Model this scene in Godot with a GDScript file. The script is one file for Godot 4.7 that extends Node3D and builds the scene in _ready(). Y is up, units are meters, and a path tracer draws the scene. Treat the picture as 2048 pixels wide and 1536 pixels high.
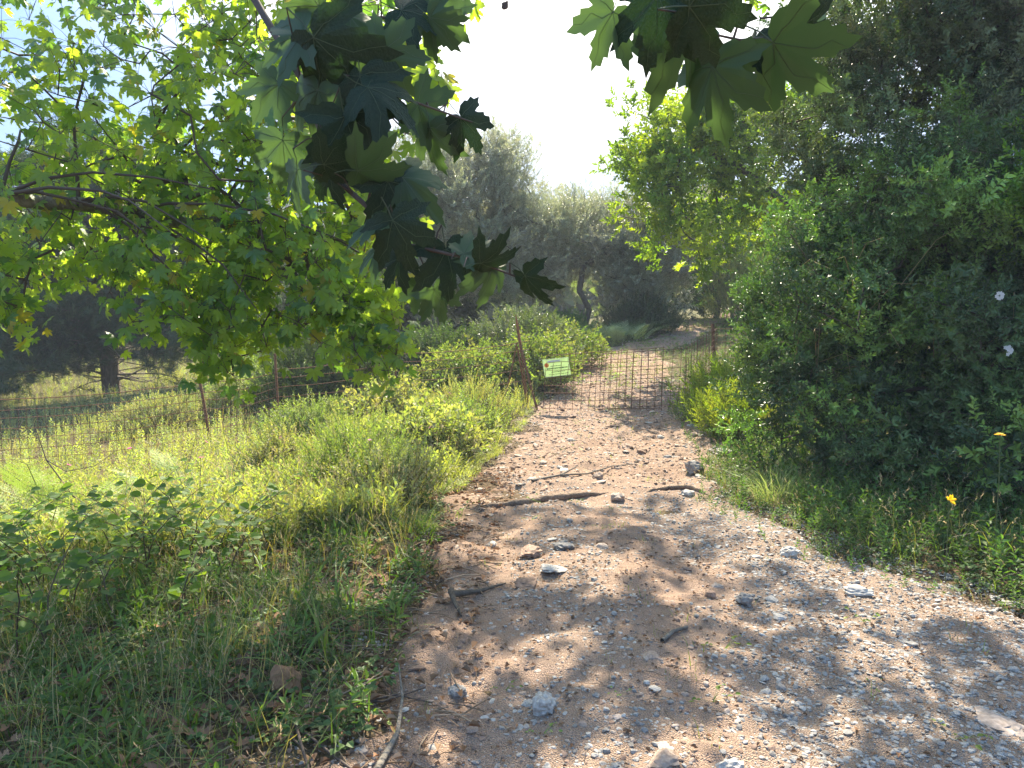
extends Node3D

# ------------------------------------------------------------------ helpers
var rng := RandomNumberGenerator.new()
var noise := FastNoiseLite.new()
var noise2 := FastNoiseLite.new()
var M := {}
var SUN := Vector3(0.075, 0.72, -0.69).normalized()   # towards the sun
const CAM := Vector3(0, 1.6, 0)

func rf(a: float, b: float) -> float:
	return rng.randf_range(a, b)

func rv() -> Vector3:
	while true:
		var v := Vector3(rf(-1, 1), rf(-1, 1), rf(-1, 1))
		var l := v.length()
		if l < 1.0 and l > 0.05:
			return v / l
	return Vector3.UP

func V(x: float, h: float, d: float) -> Vector3:
	return Vector3(x, h, -d)

func lin(r: float, g: float, b: float) -> Color:
	return Color(r, g, b).linear_to_srgb()

func mat(albedo: Color, rough := 0.7, backlight := Color(0, 0, 0), spec := 0.5, tinted := false) -> StandardMaterial3D:
	var m := StandardMaterial3D.new()
	m.albedo_color = albedo
	m.roughness = rough
	m.metallic_specular = spec
	m.cull_mode = BaseMaterial3D.CULL_DISABLED
	if backlight.r + backlight.g + backlight.b > 0.0:
		m.backlight_enabled = true
		m.backlight = backlight
	m.vertex_color_use_as_albedo = tinted
	return m

func noise_tex(freq: float, seed_: int, lo: Color, hi: Color, size := 512, type := FastNoiseLite.TYPE_SIMPLEX_SMOOTH, oct := 5) -> NoiseTexture2D:
	var n := FastNoiseLite.new()
	n.noise_type = type
	n.frequency = freq
	n.seed = seed_
	n.fractal_octaves = oct
	var t := NoiseTexture2D.new()
	t.width = size
	t.height = size
	t.seamless = true
	t.noise = n
	var g := Gradient.new()
	g.set_color(0, lo)
	g.set_color(1, hi)
	t.color_ramp = g
	return t

func bark_mat(lo: Color, hi: Color, scale_: float, seed_: int) -> StandardMaterial3D:
	var m := mat(Color.WHITE, 0.85, Color(0, 0, 0), 0.3)
	m.albedo_texture = noise_tex(0.02, seed_, lo, hi, 256)
	m.heightmap_enabled = true
	m.heightmap_texture = noise_tex(0.03, seed_ + 1, Color.BLACK, Color.WHITE, 256)
	m.heightmap_scale = 1.2
	m.uv1_triplanar = true
	m.uv1_world_triplanar = true
	m.uv1_scale = Vector3(scale_, scale_ * 0.35, scale_)
	return m

class MB:
	var v := PackedVector3Array()
	var n := PackedVector3Array()
	var c := PackedColorArray()
	var has_c := false
	var smooth := false
	func tri(a: Vector3, b: Vector3, d: Vector3) -> void:
		v.push_back(a); v.push_back(b); v.push_back(d)
	func leaf4(p: Vector3, d: Vector3, nn: Vector3, L: float, W: float, fold: float) -> void:
		# a folded leaf of four faces: base, two shoulders a side, tip
		var s := d.cross(nn)
		var up := nn * (fold * W)
		var tip := p + d * L - nn * (0.12 * L)
		var r1 := p + d * (0.34 * L) + s * (0.5 * W) + up
		var r2 := p + d * (0.70 * L) + s * (0.36 * W) + up * 0.6
		var l1 := p + d * (0.34 * L) - s * (0.5 * W) + up
		var l2 := p + d * (0.70 * L) - s * (0.36 * W) + up * 0.6
		tri(p, r1, r2); tri(p, r2, tip)
		tri(p, l2, l1); tri(p, tip, l2)
	func leaf2(p: Vector3, d: Vector3, nn: Vector3, L: float, W: float, fold: float) -> void:
		var s := d.cross(nn)
		var m := p + d * (0.45 * L) + nn * (fold * W)
		var tip := p + d * L
		tri(p, m + s * (0.5 * W), tip); tri(p, tip, m - s * (0.5 * W))
	func tube(pts: Array, rad: Array, sides: int) -> void:
		smooth = true
		var k := pts.size()
		var prev := []
		var u := Vector3.ZERO
		for i in k:
			var t: Vector3 = (pts[mini(i + 1, k - 1)] - pts[maxi(i - 1, 0)]).normalized()
			if u == Vector3.ZERO:
				u = t.cross(Vector3.RIGHT if absf(t.x) < 0.8 else Vector3.UP).normalized()
			else:
				u = (u - t * u.dot(t)).normalized()
			var w := t.cross(u)
			var ring := []
			for j in sides:
				var a := TAU * j / sides
				var o := u * cos(a) + w * sin(a)
				ring.append([pts[i] + o * rad[i], o])
			if i > 0:
				for j in sides:
					var a0 = prev[j]; var a1 = prev[(j + 1) % sides]
					var b0 = ring[j]; var b1 = ring[(j + 1) % sides]
					for q in [a0, b0, a1, a1, b0, b1]:
						v.push_back(q[0]); n.push_back(q[1])
			prev = ring
	func box(a: Vector3, b: Vector3) -> void:
		var p := [Vector3(a.x, a.y, a.z), Vector3(b.x, a.y, a.z), Vector3(b.x, b.y, a.z), Vector3(a.x, b.y, a.z), Vector3(a.x, a.y, b.z), Vector3(b.x, a.y, b.z), Vector3(b.x, b.y, b.z), Vector3(a.x, b.y, b.z)]
		for f in [[0, 1, 2, 3], [5, 4, 7, 6], [4, 0, 3, 7], [1, 5, 6, 2], [3, 2, 6, 7], [4, 5, 1, 0]]:
			tri(p[f[0]], p[f[2]], p[f[1]]); tri(p[f[0]], p[f[3]], p[f[2]])
	func to(mesh: ArrayMesh, m: Material) -> ArrayMesh:
		if v.size() == 0:
			return mesh
		var arr := []
		arr.resize(Mesh.ARRAY_MAX)
		arr[Mesh.ARRAY_VERTEX] = v
		if n.size() == v.size():
			arr[Mesh.ARRAY_NORMAL] = n
		else:
			var nn := PackedVector3Array()
			nn.resize(v.size())
			for i in range(0, v.size(), 3):
				var q := (v[i] - v[i + 2]).cross(v[i] - v[i + 1]).normalized()
				nn[i] = q; nn[i + 1] = q; nn[i + 2] = q
			arr[Mesh.ARRAY_NORMAL] = nn
		if has_c:
			arr[Mesh.ARRAY_COLOR] = c
		mesh.add_surface_from_arrays(Mesh.PRIMITIVE_TRIANGLES, arr)
		mesh.surface_set_material(mesh.get_surface_count() - 1, m)
		return mesh

func tag(o: Node, label := "", category := "", group := "", kind := "") -> Node:
	if label: o.set_meta("label", label)
	if category: o.set_meta("category", category)
	if group: o.set_meta("group", group)
	if kind: o.set_meta("kind", kind)
	return o

var used := {}
func numbered(called: String) -> String:
	used[called] = used.get(called, -1) + 1
	return called if used[called] == 0 else "%s_%03d" % [called, used[called]]

func thing(called: String, label: String, category: String, at := Vector3.ZERO, group := "") -> Node3D:
	var o := Node3D.new()
	o.name = numbered(called)
	add_child(o)
	o.position = at
	tag(o, label, category, group)
	return o

func put(called: String, mesh: Mesh, parent: Node = null) -> MeshInstance3D:
	var o := MeshInstance3D.new()
	o.mesh = mesh
	if parent == null:
		o.name = numbered(called)
		add_child(o)
	else:
		var k := "%d/%s" % [parent.get_instance_id(), called]
		o.name = called
		used[k] = used.get(k, -1) + 1
		if used[k] > 0:
			o.name = "%s_%03d" % [called, used[k]]
		parent.add_child(o, true)
	return o

func scatter(called: String, mesh: Mesh, xf: Array, cols: Array, parent: Node) -> MultiMeshInstance3D:
	var mm := MultiMesh.new()
	mm.transform_format = MultiMesh.TRANSFORM_3D
	mm.use_colors = cols.size() > 0
	mm.mesh = mesh
	mm.instance_count = xf.size()
	for i in xf.size():
		mm.set_instance_transform(i, xf[i])
	if cols.size() > 0:
		for i in cols.size():
			mm.set_instance_color(i, cols[i])
	var o := MultiMeshInstance3D.new()
	o.multimesh = mm
	o.name = called
	o.set_meta("kind", "stuff")
	parent.add_child(o, true)
	return o

func frame(y: Vector3, z: Vector3) -> Basis:
	# y along the stem, z the face
	y = y.normalized()
	var x := y.cross(z)
	if x.length() < 0.05:
		x = y.cross(Vector3(0.31, 0.2, 0.93))
	x = x.normalized()
	return Basis(x, y, x.cross(y))

func vary(c: Color, k: float, hue := 0.0) -> Color:
	var s := exp(rf(-k, k))
	var h := rf(-hue, hue)
	return Color(c.r * s * (1.0 + h), c.g * s, c.b * s * (1.0 - h), 1)

# ------------------------------------------------------------------ the lie of the land
const ZR := [[-30, -0.1], [0, 0.0], [6, 0.0], [9, 0.02], [12.5, 0.15], [16, 0.5], [20, 0.92], [24, 1.4], [28, 1.7], [34, 2.0], [45, 2.8], [70, 4.0], [300, 12.0]]
const LE := [[-30, -1.2], [1.2, -0.8], [3, -0.66], [4, -0.67], [6.66, -0.56], [9, -0.12], [12.5, 0.45], [19.5, 1.75], [22, 3.9], [24, 4.9], [26, 5.6], [32, 8.2], [45, 13.0], [70, 22], [300, 100]]
const RE := [[-30, 4.5], [1.2, 4.2], [3, 3.7], [4, 3.0], [4.7, 2.4], [5.5, 2.15], [6.66, 2.05], [9, 2.65], [12.5, 3.0], [16, 3.4], [19.5, 4.0], [22, 5.5], [24, 6.5], [26, 7.1], [32, 9.7], [45, 14.5], [70, 24], [300, 103]]

func tab(t: Array, d: float) -> float:
	for i in t.size() - 1:
		if d < t[i + 1][0]:
			var f: float = clampf((d - t[i][0]) / (t[i + 1][0] - t[i][0]), 0, 1)
			return lerpf(t[i][1], t[i + 1][1], f)
	return t[-1][1]

func smooth01(a: float, b: float, x: float) -> float:
	var t := clampf((x - a) / (b - a), 0, 1)
	return t * t * (3 - 2 * t)

func base_h(x: float, d: float) -> float:
	var z := tab(ZR, d)
	var l := tab(LE, d)
	var r := tab(RE, d)
	if x < l:
		z -= 0.1 * minf(l - x, 16.0) * smooth01(0, 1.0, l - x)
	elif x > r:
		z += 0.06 * minf(x - r, 12.0)
	var far := smooth01(45, 170, d + absf(x) * 0.25)
	z += far * (9.0 + 7.0 * noise2.get_noise_2d(x * 0.25, d * 0.25) + 8.0 * smooth01(10, -70, x))
	return z

func on_track(x: float, d: float) -> float:
	# above nought inside the track, the distance to its nearer edge
	var wob := 0.24 * noise.get_noise_2d(x * 6.0, d * 6.0) + 0.34 * noise2.get_noise_2d(x * 9.0 + 40.0, d * 9.0)
	return minf(x - tab(LE, d), tab(RE, d) - x) + wob

func ground_h(x: float, d: float) -> float:
	var z := base_h(x, d)
	var e := on_track(x, d)
	z += 0.05 * noise.get_noise_2d(x * 8.0, d * 8.0) * smooth01(-0.2, -0.8, e) + 0.012 * noise.get_noise_2d(x * 40.0, d * 40.0)
	return z - 0.05 * smooth01(-0.05, 0.12, e)

func track_h(x: float, d: float) -> float:
	var z := base_h(x, d)
	var e := on_track(x, d)
	var mid := (tab(LE, d) + tab(RE, d)) * 0.5
	if d < 8.0:
		mid = lerpf(0.62, mid, smooth01(4.5, 8, d))
	var rut := exp(-pow((x - mid - 0.62) / 0.26, 2.0)) + exp(-pow((x - mid + 0.72) / 0.28, 2.0))
	z -= 0.035 * rut
	z += 0.03 * noise.get_noise_2d(x * 14.0, d * 14.0) + 0.02 * noise2.get_noise_2d(x * 45.0, d * 60.0) + 0.008 * noise.get_noise_2d(x * 110.0, d * 110.0)
	z += 0.03 * sin(d * 5.2 + 1.4 * x + 2.0 * noise.get_noise_2d(x * 10.0, d * 10.0)) * smooth01(5.5, 6.5, d) * smooth01(10.5, 8.5, d)
	return z + 0.006 - 0.09 * smooth01(0.16, -0.1, e)

func floor_h(x: float, d: float) -> float:
	return maxf(ground_h(x, d), track_h(x, d)) if on_track(x, d) > -0.1 else ground_h(x, d)

func G(x: float, d: float, up := 0.0) -> Vector3:
	return Vector3(x, floor_h(x, d) + up, -d)

func gravel_share(x: float, d: float) -> float:
	# how much of the track here is pale gravel
	var k := smooth01(0.85, 1.5, x - 0.25 * sin(d * 1.7)) * smooth01(8.0, 5.0, d)
	k = maxf(k, 0.42 * smooth01(-0.15, 0.15, x + 0.1 * sin(d * 3.0)) * smooth01(0.85, 0.5, x) * smooth01(8.5, 6.0, d))
	k += 0.45 * noise.get_noise_2d(x * 16.0, d * 16.0)
	return clampf(k, 0, 1)

func grid(xs: Array, ds: Array, h: Callable, col: Callable, m: Material) -> ArrayMesh:
	var nx := xs.size()
	var nd := ds.size()
	var v := PackedVector3Array(); v.resize(nx * nd)
	var c := PackedColorArray(); c.resize(nx * nd)
	var nn := PackedVector3Array(); nn.resize(nx * nd)
	var idx := PackedInt32Array()
	for j in nd:
		for i in nx:
			var x: float = xs[i]
			var d: float = ds[j]
			var xx: float = x
			v[j * nx + i] = Vector3(xx, h.call(xx, d), -d)
			c[j * nx + i] = col.call(xx, d)
	for j in nd - 1:
		for i in nx - 1:
			var a := j * nx + i
			idx.append_array([a, a + nx, a + 1, a + 1, a + nx, a + nx + 1])
	for j in nd:
		for i in nx:
			var a := v[j * nx + maxi(i - 1, 0)]; var b := v[j * nx + mini(i + 1, nx - 1)]
			var e := v[maxi(j - 1, 0) * nx + i]; var f := v[mini(j + 1, nd - 1) * nx + i]
			nn[j * nx + i] = (b - a).cross(f - e).normalized()
	var arr := []
	arr.resize(Mesh.ARRAY_MAX)
	arr[Mesh.ARRAY_VERTEX] = v
	arr[Mesh.ARRAY_NORMAL] = nn
	arr[Mesh.ARRAY_COLOR] = c
	arr[Mesh.ARRAY_INDEX] = idx
	var mesh := ArrayMesh.new()
	mesh.add_surface_from_arrays(Mesh.PRIMITIVE_TRIANGLES, arr)
	mesh.surface_set_material(0, m)
	return mesh

func ground_col(x: float, d: float) -> Color:
	var k := 0.5 + 0.5 * noise.get_noise_2d(x * 5.0, d * 5.0)
	var c := Color(0.15, 0.105, 0.07).lerp(Color(0.20, 0.16, 0.09), k)
	var far := smooth01(8, 25, d)
	return c.lerp(Color(0.16, 0.16, 0.07), far)

func track_col(x: float, d: float) -> Color:
	var k := 0.5 + 0.5 * noise.get_noise_2d(x * 9.0, d * 9.0)
	var c := Color(0.43, 0.30, 0.222).lerp(Color(0.54, 0.41, 0.322), k)
	c = c.lerp(Color(0.40, 0.33, 0.27), 0.6 * gravel_share(x, d))
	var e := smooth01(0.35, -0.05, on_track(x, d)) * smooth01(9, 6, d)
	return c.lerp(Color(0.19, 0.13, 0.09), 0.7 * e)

# ------------------------------------------------------------------ plants
func plane_leaf(bend: float, skew: float, rings: int) -> ArrayMesh:
	var half := [[0, 1.0], [4, 0.87], [10, 0.86], [11.5, 0.71], [18, 0.71], [19.5, 0.55], [24, 0.47], [29, 0.58], [30.5, 0.72], [38, 0.75], [39.5, 0.85], [47, 0.98], [51, 0.82], [59, 0.81], [61, 0.66], [68, 0.66], [70, 0.50], [76, 0.43], [82, 0.53], [84, 0.64], [92, 0.66], [98, 0.80], [103, 0.62], [113, 0.60], [116, 0.45], [126, 0.42], [142, 0.29], [165, 0.13]]
	var out := []
	for i in range(half.size() - 1, 0, -1):
		out.append([-half[i][0], half[i][1]])
	for h in half:
		out.append(h)
	var P := func(a: float, r: float) -> Vector3:
		var axes := [0.0, 47.0, -47.0, 98.0, -98.0]
		var near := 200.0
		for ax in axes:
			near = minf(near, absf(a - ax))
		var t := deg_to_rad(a + skew * r * 12.0)
		var z := -bend * r * r + 0.17 * r * sin(deg_to_rad(near)) + 0.05 * r * sin(a * 0.09 + skew * 3.0)
		return Vector3(sin(t) * r, cos(t) * r, z)
	var st := SurfaceTool.new()
	st.begin(Mesh.PRIMITIVE_TRIANGLES)
	st.set_smooth_group(0)
	for i in out.size() - 1:
		var a = out[i]; var b = out[i + 1]
		for k in rings:
			var f0 := float(k) / rings; var f1 := float(k + 1) / rings
			var p0: Vector3 = P.call(a[0], a[1] * f0); var p1: Vector3 = P.call(b[0], b[1] * f0)
			var q0: Vector3 = P.call(a[0], a[1] * f1); var q1: Vector3 = P.call(b[0], b[1] * f1)
			if k > 0:
				st.add_vertex(p0); st.add_vertex(q0); st.add_vertex(p1)
			st.add_vertex(p1); st.add_vertex(q0); st.add_vertex(q1)
	st.index()
	st.generate_normals()
	return st.commit()

func with_stalk(leaf: ArrayMesh, leaf_m: Material, stalk_m: Material, veins := false) -> ArrayMesh:
	var mesh := ArrayMesh.new()
	mesh.add_surface_from_arrays(Mesh.PRIMITIVE_TRIANGLES, leaf.surface_get_arrays(0))
	mesh.surface_set_material(0, leaf_m)
	var b := MB.new()
	b.tube([Vector3.ZERO, Vector3(0.02, -0.22, 0.03), Vector3(0.05, -0.42, 0.12)], [0.012, 0.010, 0.013], 3)
	if veins:
		var arr = leaf.surface_get_arrays(0)
		for a in [0.0, 47.0, -47.0, 98.0, -98.0]:
			# follow the leaf: take the points of the blade nearest to the lobe's axis
			var pts := [Vector3(0, 0, 0.004)]
			var rad := [0.008]
			var reach: float = {0.0: 0.95, 47.0: 0.88, -47.0: 0.88, 98.0: 0.66, -98.0: 0.66}[a]
			for s in 4:
				var r := reach * (s + 1) / 4.0
				var want := Vector2(sin(deg_to_rad(a)), cos(deg_to_rad(a))) * r
				var best := Vector3.ZERO
				var bd := 9.0
				for p in arr[Mesh.ARRAY_VERTEX]:
					var q := Vector2(p.x, p.y).distance_to(want)
					if q < bd:
						bd = q; best = p
				pts.append(best); rad.append(0.007 * (1.0 - 0.2 * s))
			b.tube(pts, rad, 3)
	b.to(mesh, stalk_m)
	return mesh

# a shoot along +Y with leaves round it
func shoot(n: int, length: float, L: float, W: float, spread: float, curve: float, twig: float, leaf_m: Material, twig_m: Material, four := false, start := 0.1, whorl := 1) -> ArrayMesh:
	var b := MB.new()
	var t := MB.new()
	var P := func(f: float) -> Vector3:
		return Vector3(0, length * f, curve * length * f * f)
	var a := rf(0, TAU)
	for i in n:
		var f: float = start + (1.0 - start) * (float(i / whorl) + 0.5) / (float(n) / whorl)
		a += 2.4 if whorl == 1 else (TAU / whorl if i % whorl else 1.1)
		var ax: Vector3 = (P.call(minf(f + 0.05, 1.05)) - P.call(f)).normalized()
		var rad := Vector3(cos(a), 0, sin(a))
		rad = (rad - ax * rad.dot(ax)).normalized()
		var sp := spread * rf(0.75, 1.2) * (1.0 - 0.5 * f * f)
		var d := (ax * (1.0 - sp) + rad * sp + rv() * 0.15).normalized()
		var nn := d.cross(rad.cross(ax) + rv() * 0.35).normalized()
		nn = nn.cross(d).cross(d).normalized() if false else (ax - d * ax.dot(d) + rv() * 0.3)
		nn = (nn - d * nn.dot(d)).normalized()
		var s := rf(0.75, 1.15) * (1.0 - 0.35 * absf(f - 0.5))
		if four:
			b.leaf4(P.call(f), d, nn, L * s, W * s, 0.22)
		else:
			b.leaf2(P.call(f), d, nn, L * s, W * s, 0.2)
	if twig > 0.0:
		t.tube([P.call(0.0), P.call(0.5), P.call(1.0)], [twig, twig * 0.8, twig * 0.4], 3)
	var mesh := ArrayMesh.new()
	b.to(mesh, leaf_m)
	t.to(mesh, twig_m)
	return mesh

func grass_tuft(n: int, h: float, w: float, lean: float, spread: float, m: Material, seed_heads := 0.0, hm: Material = null) -> ArrayMesh:
	var b := MB.new()
	var s := MB.new()
	for i in n:
		var a := rf(0, TAU)
		var r := spread * sqrt(rng.randf())
		var p := Vector3(cos(a) * r, -0.01, sin(a) * r)
		var out := Vector3(cos(a + rf(-0.9, 0.9)), 0, sin(a + rf(-0.9, 0.9)))
		var hh := h * rf(0.5, 1.1)
		var l := lean * rf(0.3, 1.3)
		var side := out.cross(Vector3.UP).rotated(Vector3.UP, rf(-0.8, 0.8))
		var ww := w * rf(0.6, 1.2)
		var prev := [p - side * ww * 0.5, p + side * ww * 0.5]
		var seg := 4
		var c := p
		for k in range(1, seg + 1):
			var f := float(k) / seg
			var bend := l * f * f
			c = p + Vector3.UP * hh * (f - 0.35 * bend * f) + out * hh * bend
			if k == seg:
				b.tri(prev[0], c, prev[1])
			else:
				var q := ww * (1.0 - f * f * 0.7) * 0.5
				var nx := [c - side * q, c + side * q]
				b.tri(prev[0], nx[0], prev[1]); b.tri(prev[1], nx[0], nx[1])
				prev = nx
		if seed_heads > 0.0 and rng.randf() < seed_heads:
			var dir := (c - p).normalized()
			for k in 5:
				s.leaf2(c - dir * 0.012 * k, (dir + rv() * 0.5).normalized(), rv(), 0.02, 0.008, 0.2)
	var mesh := ArrayMesh.new()
	b.to(mesh, m)
	if hm: s.to(mesh, hm)
	return mesh

func low_herb(n: int, h: float, L: float, m: Material) -> ArrayMesh:
	var b := MB.new()
	for i in n:
		var a := rf(0, TAU)
		var r := 0.09 * sqrt(rng.randf())
		var p := Vector3(cos(a) * r, h * rf(0.25, 1.0), sin(a) * r)
		var d := Vector3(cos(a + rf(-1, 1)), rf(-0.3, 0.35), sin(a + rf(-1, 1))).normalized()
		var nn := (Vector3.UP + rv() * 0.5)
		nn = (nn - d * nn.dot(d)).normalized()
		b.leaf4(p, d, nn, L * rf(0.6, 1.2), L * rf(0.55, 0.8), 0.15)
		var st := Vector3(0, 0, 0)
		b.tri(st, p, st + Vector3(0.003, 0, 0.002))
	return b.to(ArrayMesh.new(), m)

func frond(pairs: int, length: float, width: float, m: Material, sm: Material, fine := 8) -> ArrayMesh:
	var b := MB.new()
	var t := MB.new()
	var P := func(f: float) -> Vector3:
		return Vector3(0, length * (f - 0.22 * f * f * f), length * 0.42 * f * f)
	for i in pairs:
		var f := 0.22 + 0.78 * float(i) / pairs
		var ln := width * (1.0 - f) * 1.15 + 0.015
		var p: Vector3 = P.call(f)
		var ax: Vector3 = (P.call(f + 0.04) - p).normalized()
		for s in [-1.0, 1.0]:
			var d := (Vector3(s, 0, 0) * 0.9 + ax * 0.45 + Vector3(0, -0.06, 0.1) + rv() * 0.13).normalized()
			var nn := ax.cross(Vector3.RIGHT).normalized() * -1.0
			nn = (nn - d * nn.dot(d)).normalized()
			var side := d.cross(nn)
			for k in fine:
				var g := (k + 0.3) / fine
				var q := p + d * ln * g - nn * (0.3 * ln * g * g)
				var ll := ln * 0.085 * (1.0 - 0.6 * g) + 0.005
				for e in [-1.0, 1.0]:
					b.leaf2(q, (side * e + d * 0.45).normalized(), nn, ll, ln / fine * 0.8, 0.1)
	t.tube([P.call(0.0), P.call(0.35), P.call(0.7), P.call(1.0)], [0.005, 0.004, 0.003, 0.001], 3)
	var mesh := ArrayMesh.new()
	b.to(mesh, m)
	t.to(mesh, sm)
	return mesh

func stone_mesh(flat: float, rough: float, sub: int, m: Material) -> ArrayMesh:
	var g := (1.0 + sqrt(5.0)) / 2.0
	var p := []
	for s in [-1.0, 1.0]:
		for q in [-1.0, 1.0]:
			p.append(Vector3(0, s, q * g).normalized()); p.append(Vector3(s, q * g, 0).normalized()); p.append(Vector3(q * g, 0, s).normalized())
	var tris := []
	for i in 12:
		for j in range(i + 1, 12):
			for k in range(j + 1, 12):
				if p[i].distance_to(p[j]) < 1.1 and p[j].distance_to(p[k]) < 1.1 and p[i].distance_to(p[k]) < 1.1:
					tris.append([p[i], p[j], p[k]])
	for s in sub:
		var nt := []
		for t in tris:
			var ab: Vector3 = (t[0] + t[1]).normalized(); var bc: Vector3 = (t[1] + t[2]).normalized(); var ca: Vector3 = (t[2] + t[0]).normalized()
			nt.append_array([[t[0], ab, ca], [ab, t[1], bc], [ca, bc, t[2]], [ab, bc, ca]])
		tris = nt
	# cut the ball with a few random planes, so that it gets facets like broken rock
	var cuts := []
	for i in 9:
		cuts.append([rv(), rf(0.45, 0.8)])
	var off := rf(0, 100)
	var f := func(q: Vector3) -> Vector3:
		var r := 1.0
		for c in cuts:
			var dt: float = q.dot(c[0])
			if dt > 0.05:
				r = minf(r, c[1] / dt)
		r *= 1.0 + rough * noise.get_noise_3d(q.x * 60.0 + off, q.y * 60.0, q.z * 60.0)
		return Vector3(q.x, q.y * flat, q.z * 0.8) * r
	var b := MB.new()
	for t in tris:
		var a: Vector3 = f.call(t[0]); var c: Vector3 = f.call(t[1]); var d: Vector3 = f.call(t[2])
		if (a - d).cross(a - c).dot(a + c + d) < 0.0:
			b.tri(a, d, c)
		else:
			b.tri(a, c, d)
	return b.to(ArrayMesh.new(), m)

# ---- a woody plant: limbs that reach every attractor, then shoots round each attractor
func in_blob(bl: Array, shell: float) -> Vector3:
	var q := rv()
	var r := pow(rng.randf(), shell) * (1.0 + 0.35 * noise.get_noise_3d(q.x * 90.0 + bl[0] * 50.0, q.y * 90.0, q.z * 90.0))
	return V(bl[0] + q.x * r * bl[3], bl[1] + q.y * r * bl[4], bl[2] + q.z * r * bl[5])

func limbs(trunk: Array, targets: Array, tip_r: float, exponent: float, max_r: float, sag := 0.0, step := 0.35) -> Array:
	# returns [[from, to, r0, r1, level]] built like a river system
	var pos := []; var par := []
	for i in trunk.size():
		if i == 0:
			pos.append(trunk[0]); par.append(-1)
		else:
			var a: Vector3 = trunk[i - 1]; var c: Vector3 = trunk[i]
			var k := maxi(1, int(a.distance_to(c) / step))
			for s in k:
				pos.append(a.lerp(c, float(s + 1) / k) + rv() * 0.02); par.append(pos.size() - 2)
	var top: Vector3 = trunk[-1]
	var order := targets.duplicate()
	order.sort_custom(func(a, b): return a.distance_squared_to(top) < b.distance_squared_to(top))
	var tips := []
	for t in order:
		var best := 0; var bd := 1e9
		for i in pos.size():
			var q: float = pos[i].distance_squared_to(t)
			if q < bd:
				bd = q; best = i
		var a: Vector3 = pos[best]
		var ln := a.distance_to(t)
		var k := maxi(1, int(ln / step))
		var before: Vector3 = (a - pos[par[best]]).normalized() if par[best] >= 0 else Vector3.UP
		var c1: Vector3 = a + before * ln * 0.35 + rv() * ln * 0.1
		var last := best
		for s in k:
			var f := float(s + 1) / k
			var p: Vector3 = a.lerp(c1, f).lerp(c1.lerp(t, f), f) - Vector3(0, sag * ln * f * (1.0 - f), 0)
			pos.append(p); par.append(last)
			last = pos.size() - 1
		tips.append(last)
	var load_ := []
	load_.resize(pos.size()); load_.fill(0.0)
	for t in tips:
		load_[t] += 1.0
	for i in range(pos.size() - 1, 0, -1):
		load_[par[i]] += load_[i]
	var out := []
	for i in range(1, pos.size()):
		var r1 := minf(max_r, tip_r * pow(maxf(load_[i], 1.0), exponent))
		var r0 := minf(max_r, tip_r * pow(maxf(load_[par[i]], 1.0), exponent))
		out.append([pos[par[i]], pos[i], minf(r0, r1 * 1.5), r1])
	return out

func limb_mesh(segs: Array, m: Material, least := 0.0, most := 9.0) -> ArrayMesh:
	var b := MB.new()
	for s in segs:
		if s[3] >= least and s[3] < most:
			b.tube([s[0], s[1] + (s[1] - s[0]) * 0.04], [s[2], s[3]], 7 if s[3] > 0.03 else 4)
	return b.to(ArrayMesh.new(), m)

func woody(called: String, label: String, cat: String, group: String, trunk: Array, blobs: Array, n_attr: int, shoots: Array, per: int, clump: float, tint: Array, bark: Material, tip_r: float, max_r: float, shell := 0.4, up := 0.4, sag := 0.0, size := 1.0) -> Node3D:
	var at: Vector3 = trunk[0]
	var o := thing(called, label, cat, at, group)
	var total := 0.0
	for bl in blobs: total += bl[3] * bl[4] * bl[5]
	var targets := []
	var mids := []
	for bl in blobs:
		for i in maxi(2, int(n_attr * bl[3] * bl[4] * bl[5] / total)):
			targets.append(in_blob(bl, shell)); mids.append(V(bl[0], bl[1], bl[2]))
	var segs := limbs(trunk, targets, tip_r, 0.47, max_r, sag)
	for s in segs:
		s[0] -= at; s[1] -= at
	put("trunk", limb_mesh(segs, bark, max_r * 0.45), o)
	put("branch", limb_mesh(segs, bark, 0.0, max_r * 0.45), o)
	var xf := []; var cl := []
	for s in shoots: xf.append([]); cl.append([])
	for i in targets.size():
		var t: Vector3 = targets[i]
		var outw: Vector3 = (t - mids[i]).normalized()
		var mine: Color = tint[rng.randi() % tint.size()]
		mine = vary(mine, 0.22, 0.06)
		for k in per:
			var p := t + rv() * clump * pow(rng.randf(), 0.6)
			if p.y < floor_h(p.x, -p.z) + 0.02:
				continue
			var dir := (outw * 0.5 + Vector3.UP * up + rv() * 0.8).normalized()
			var w := rng.randi() % shoots.size()
			xf[w].append(Transform3D(frame(dir, rv()).scaled(Vector3.ONE * size * rf(0.7, 1.25)), p - at))
			cl[w].append(vary(mine, 0.2, 0.05))
	for w in shoots.size():
		if xf[w].size():
			scatter("foliage", shoots[w], xf[w], cl[w], o)
	return o

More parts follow.
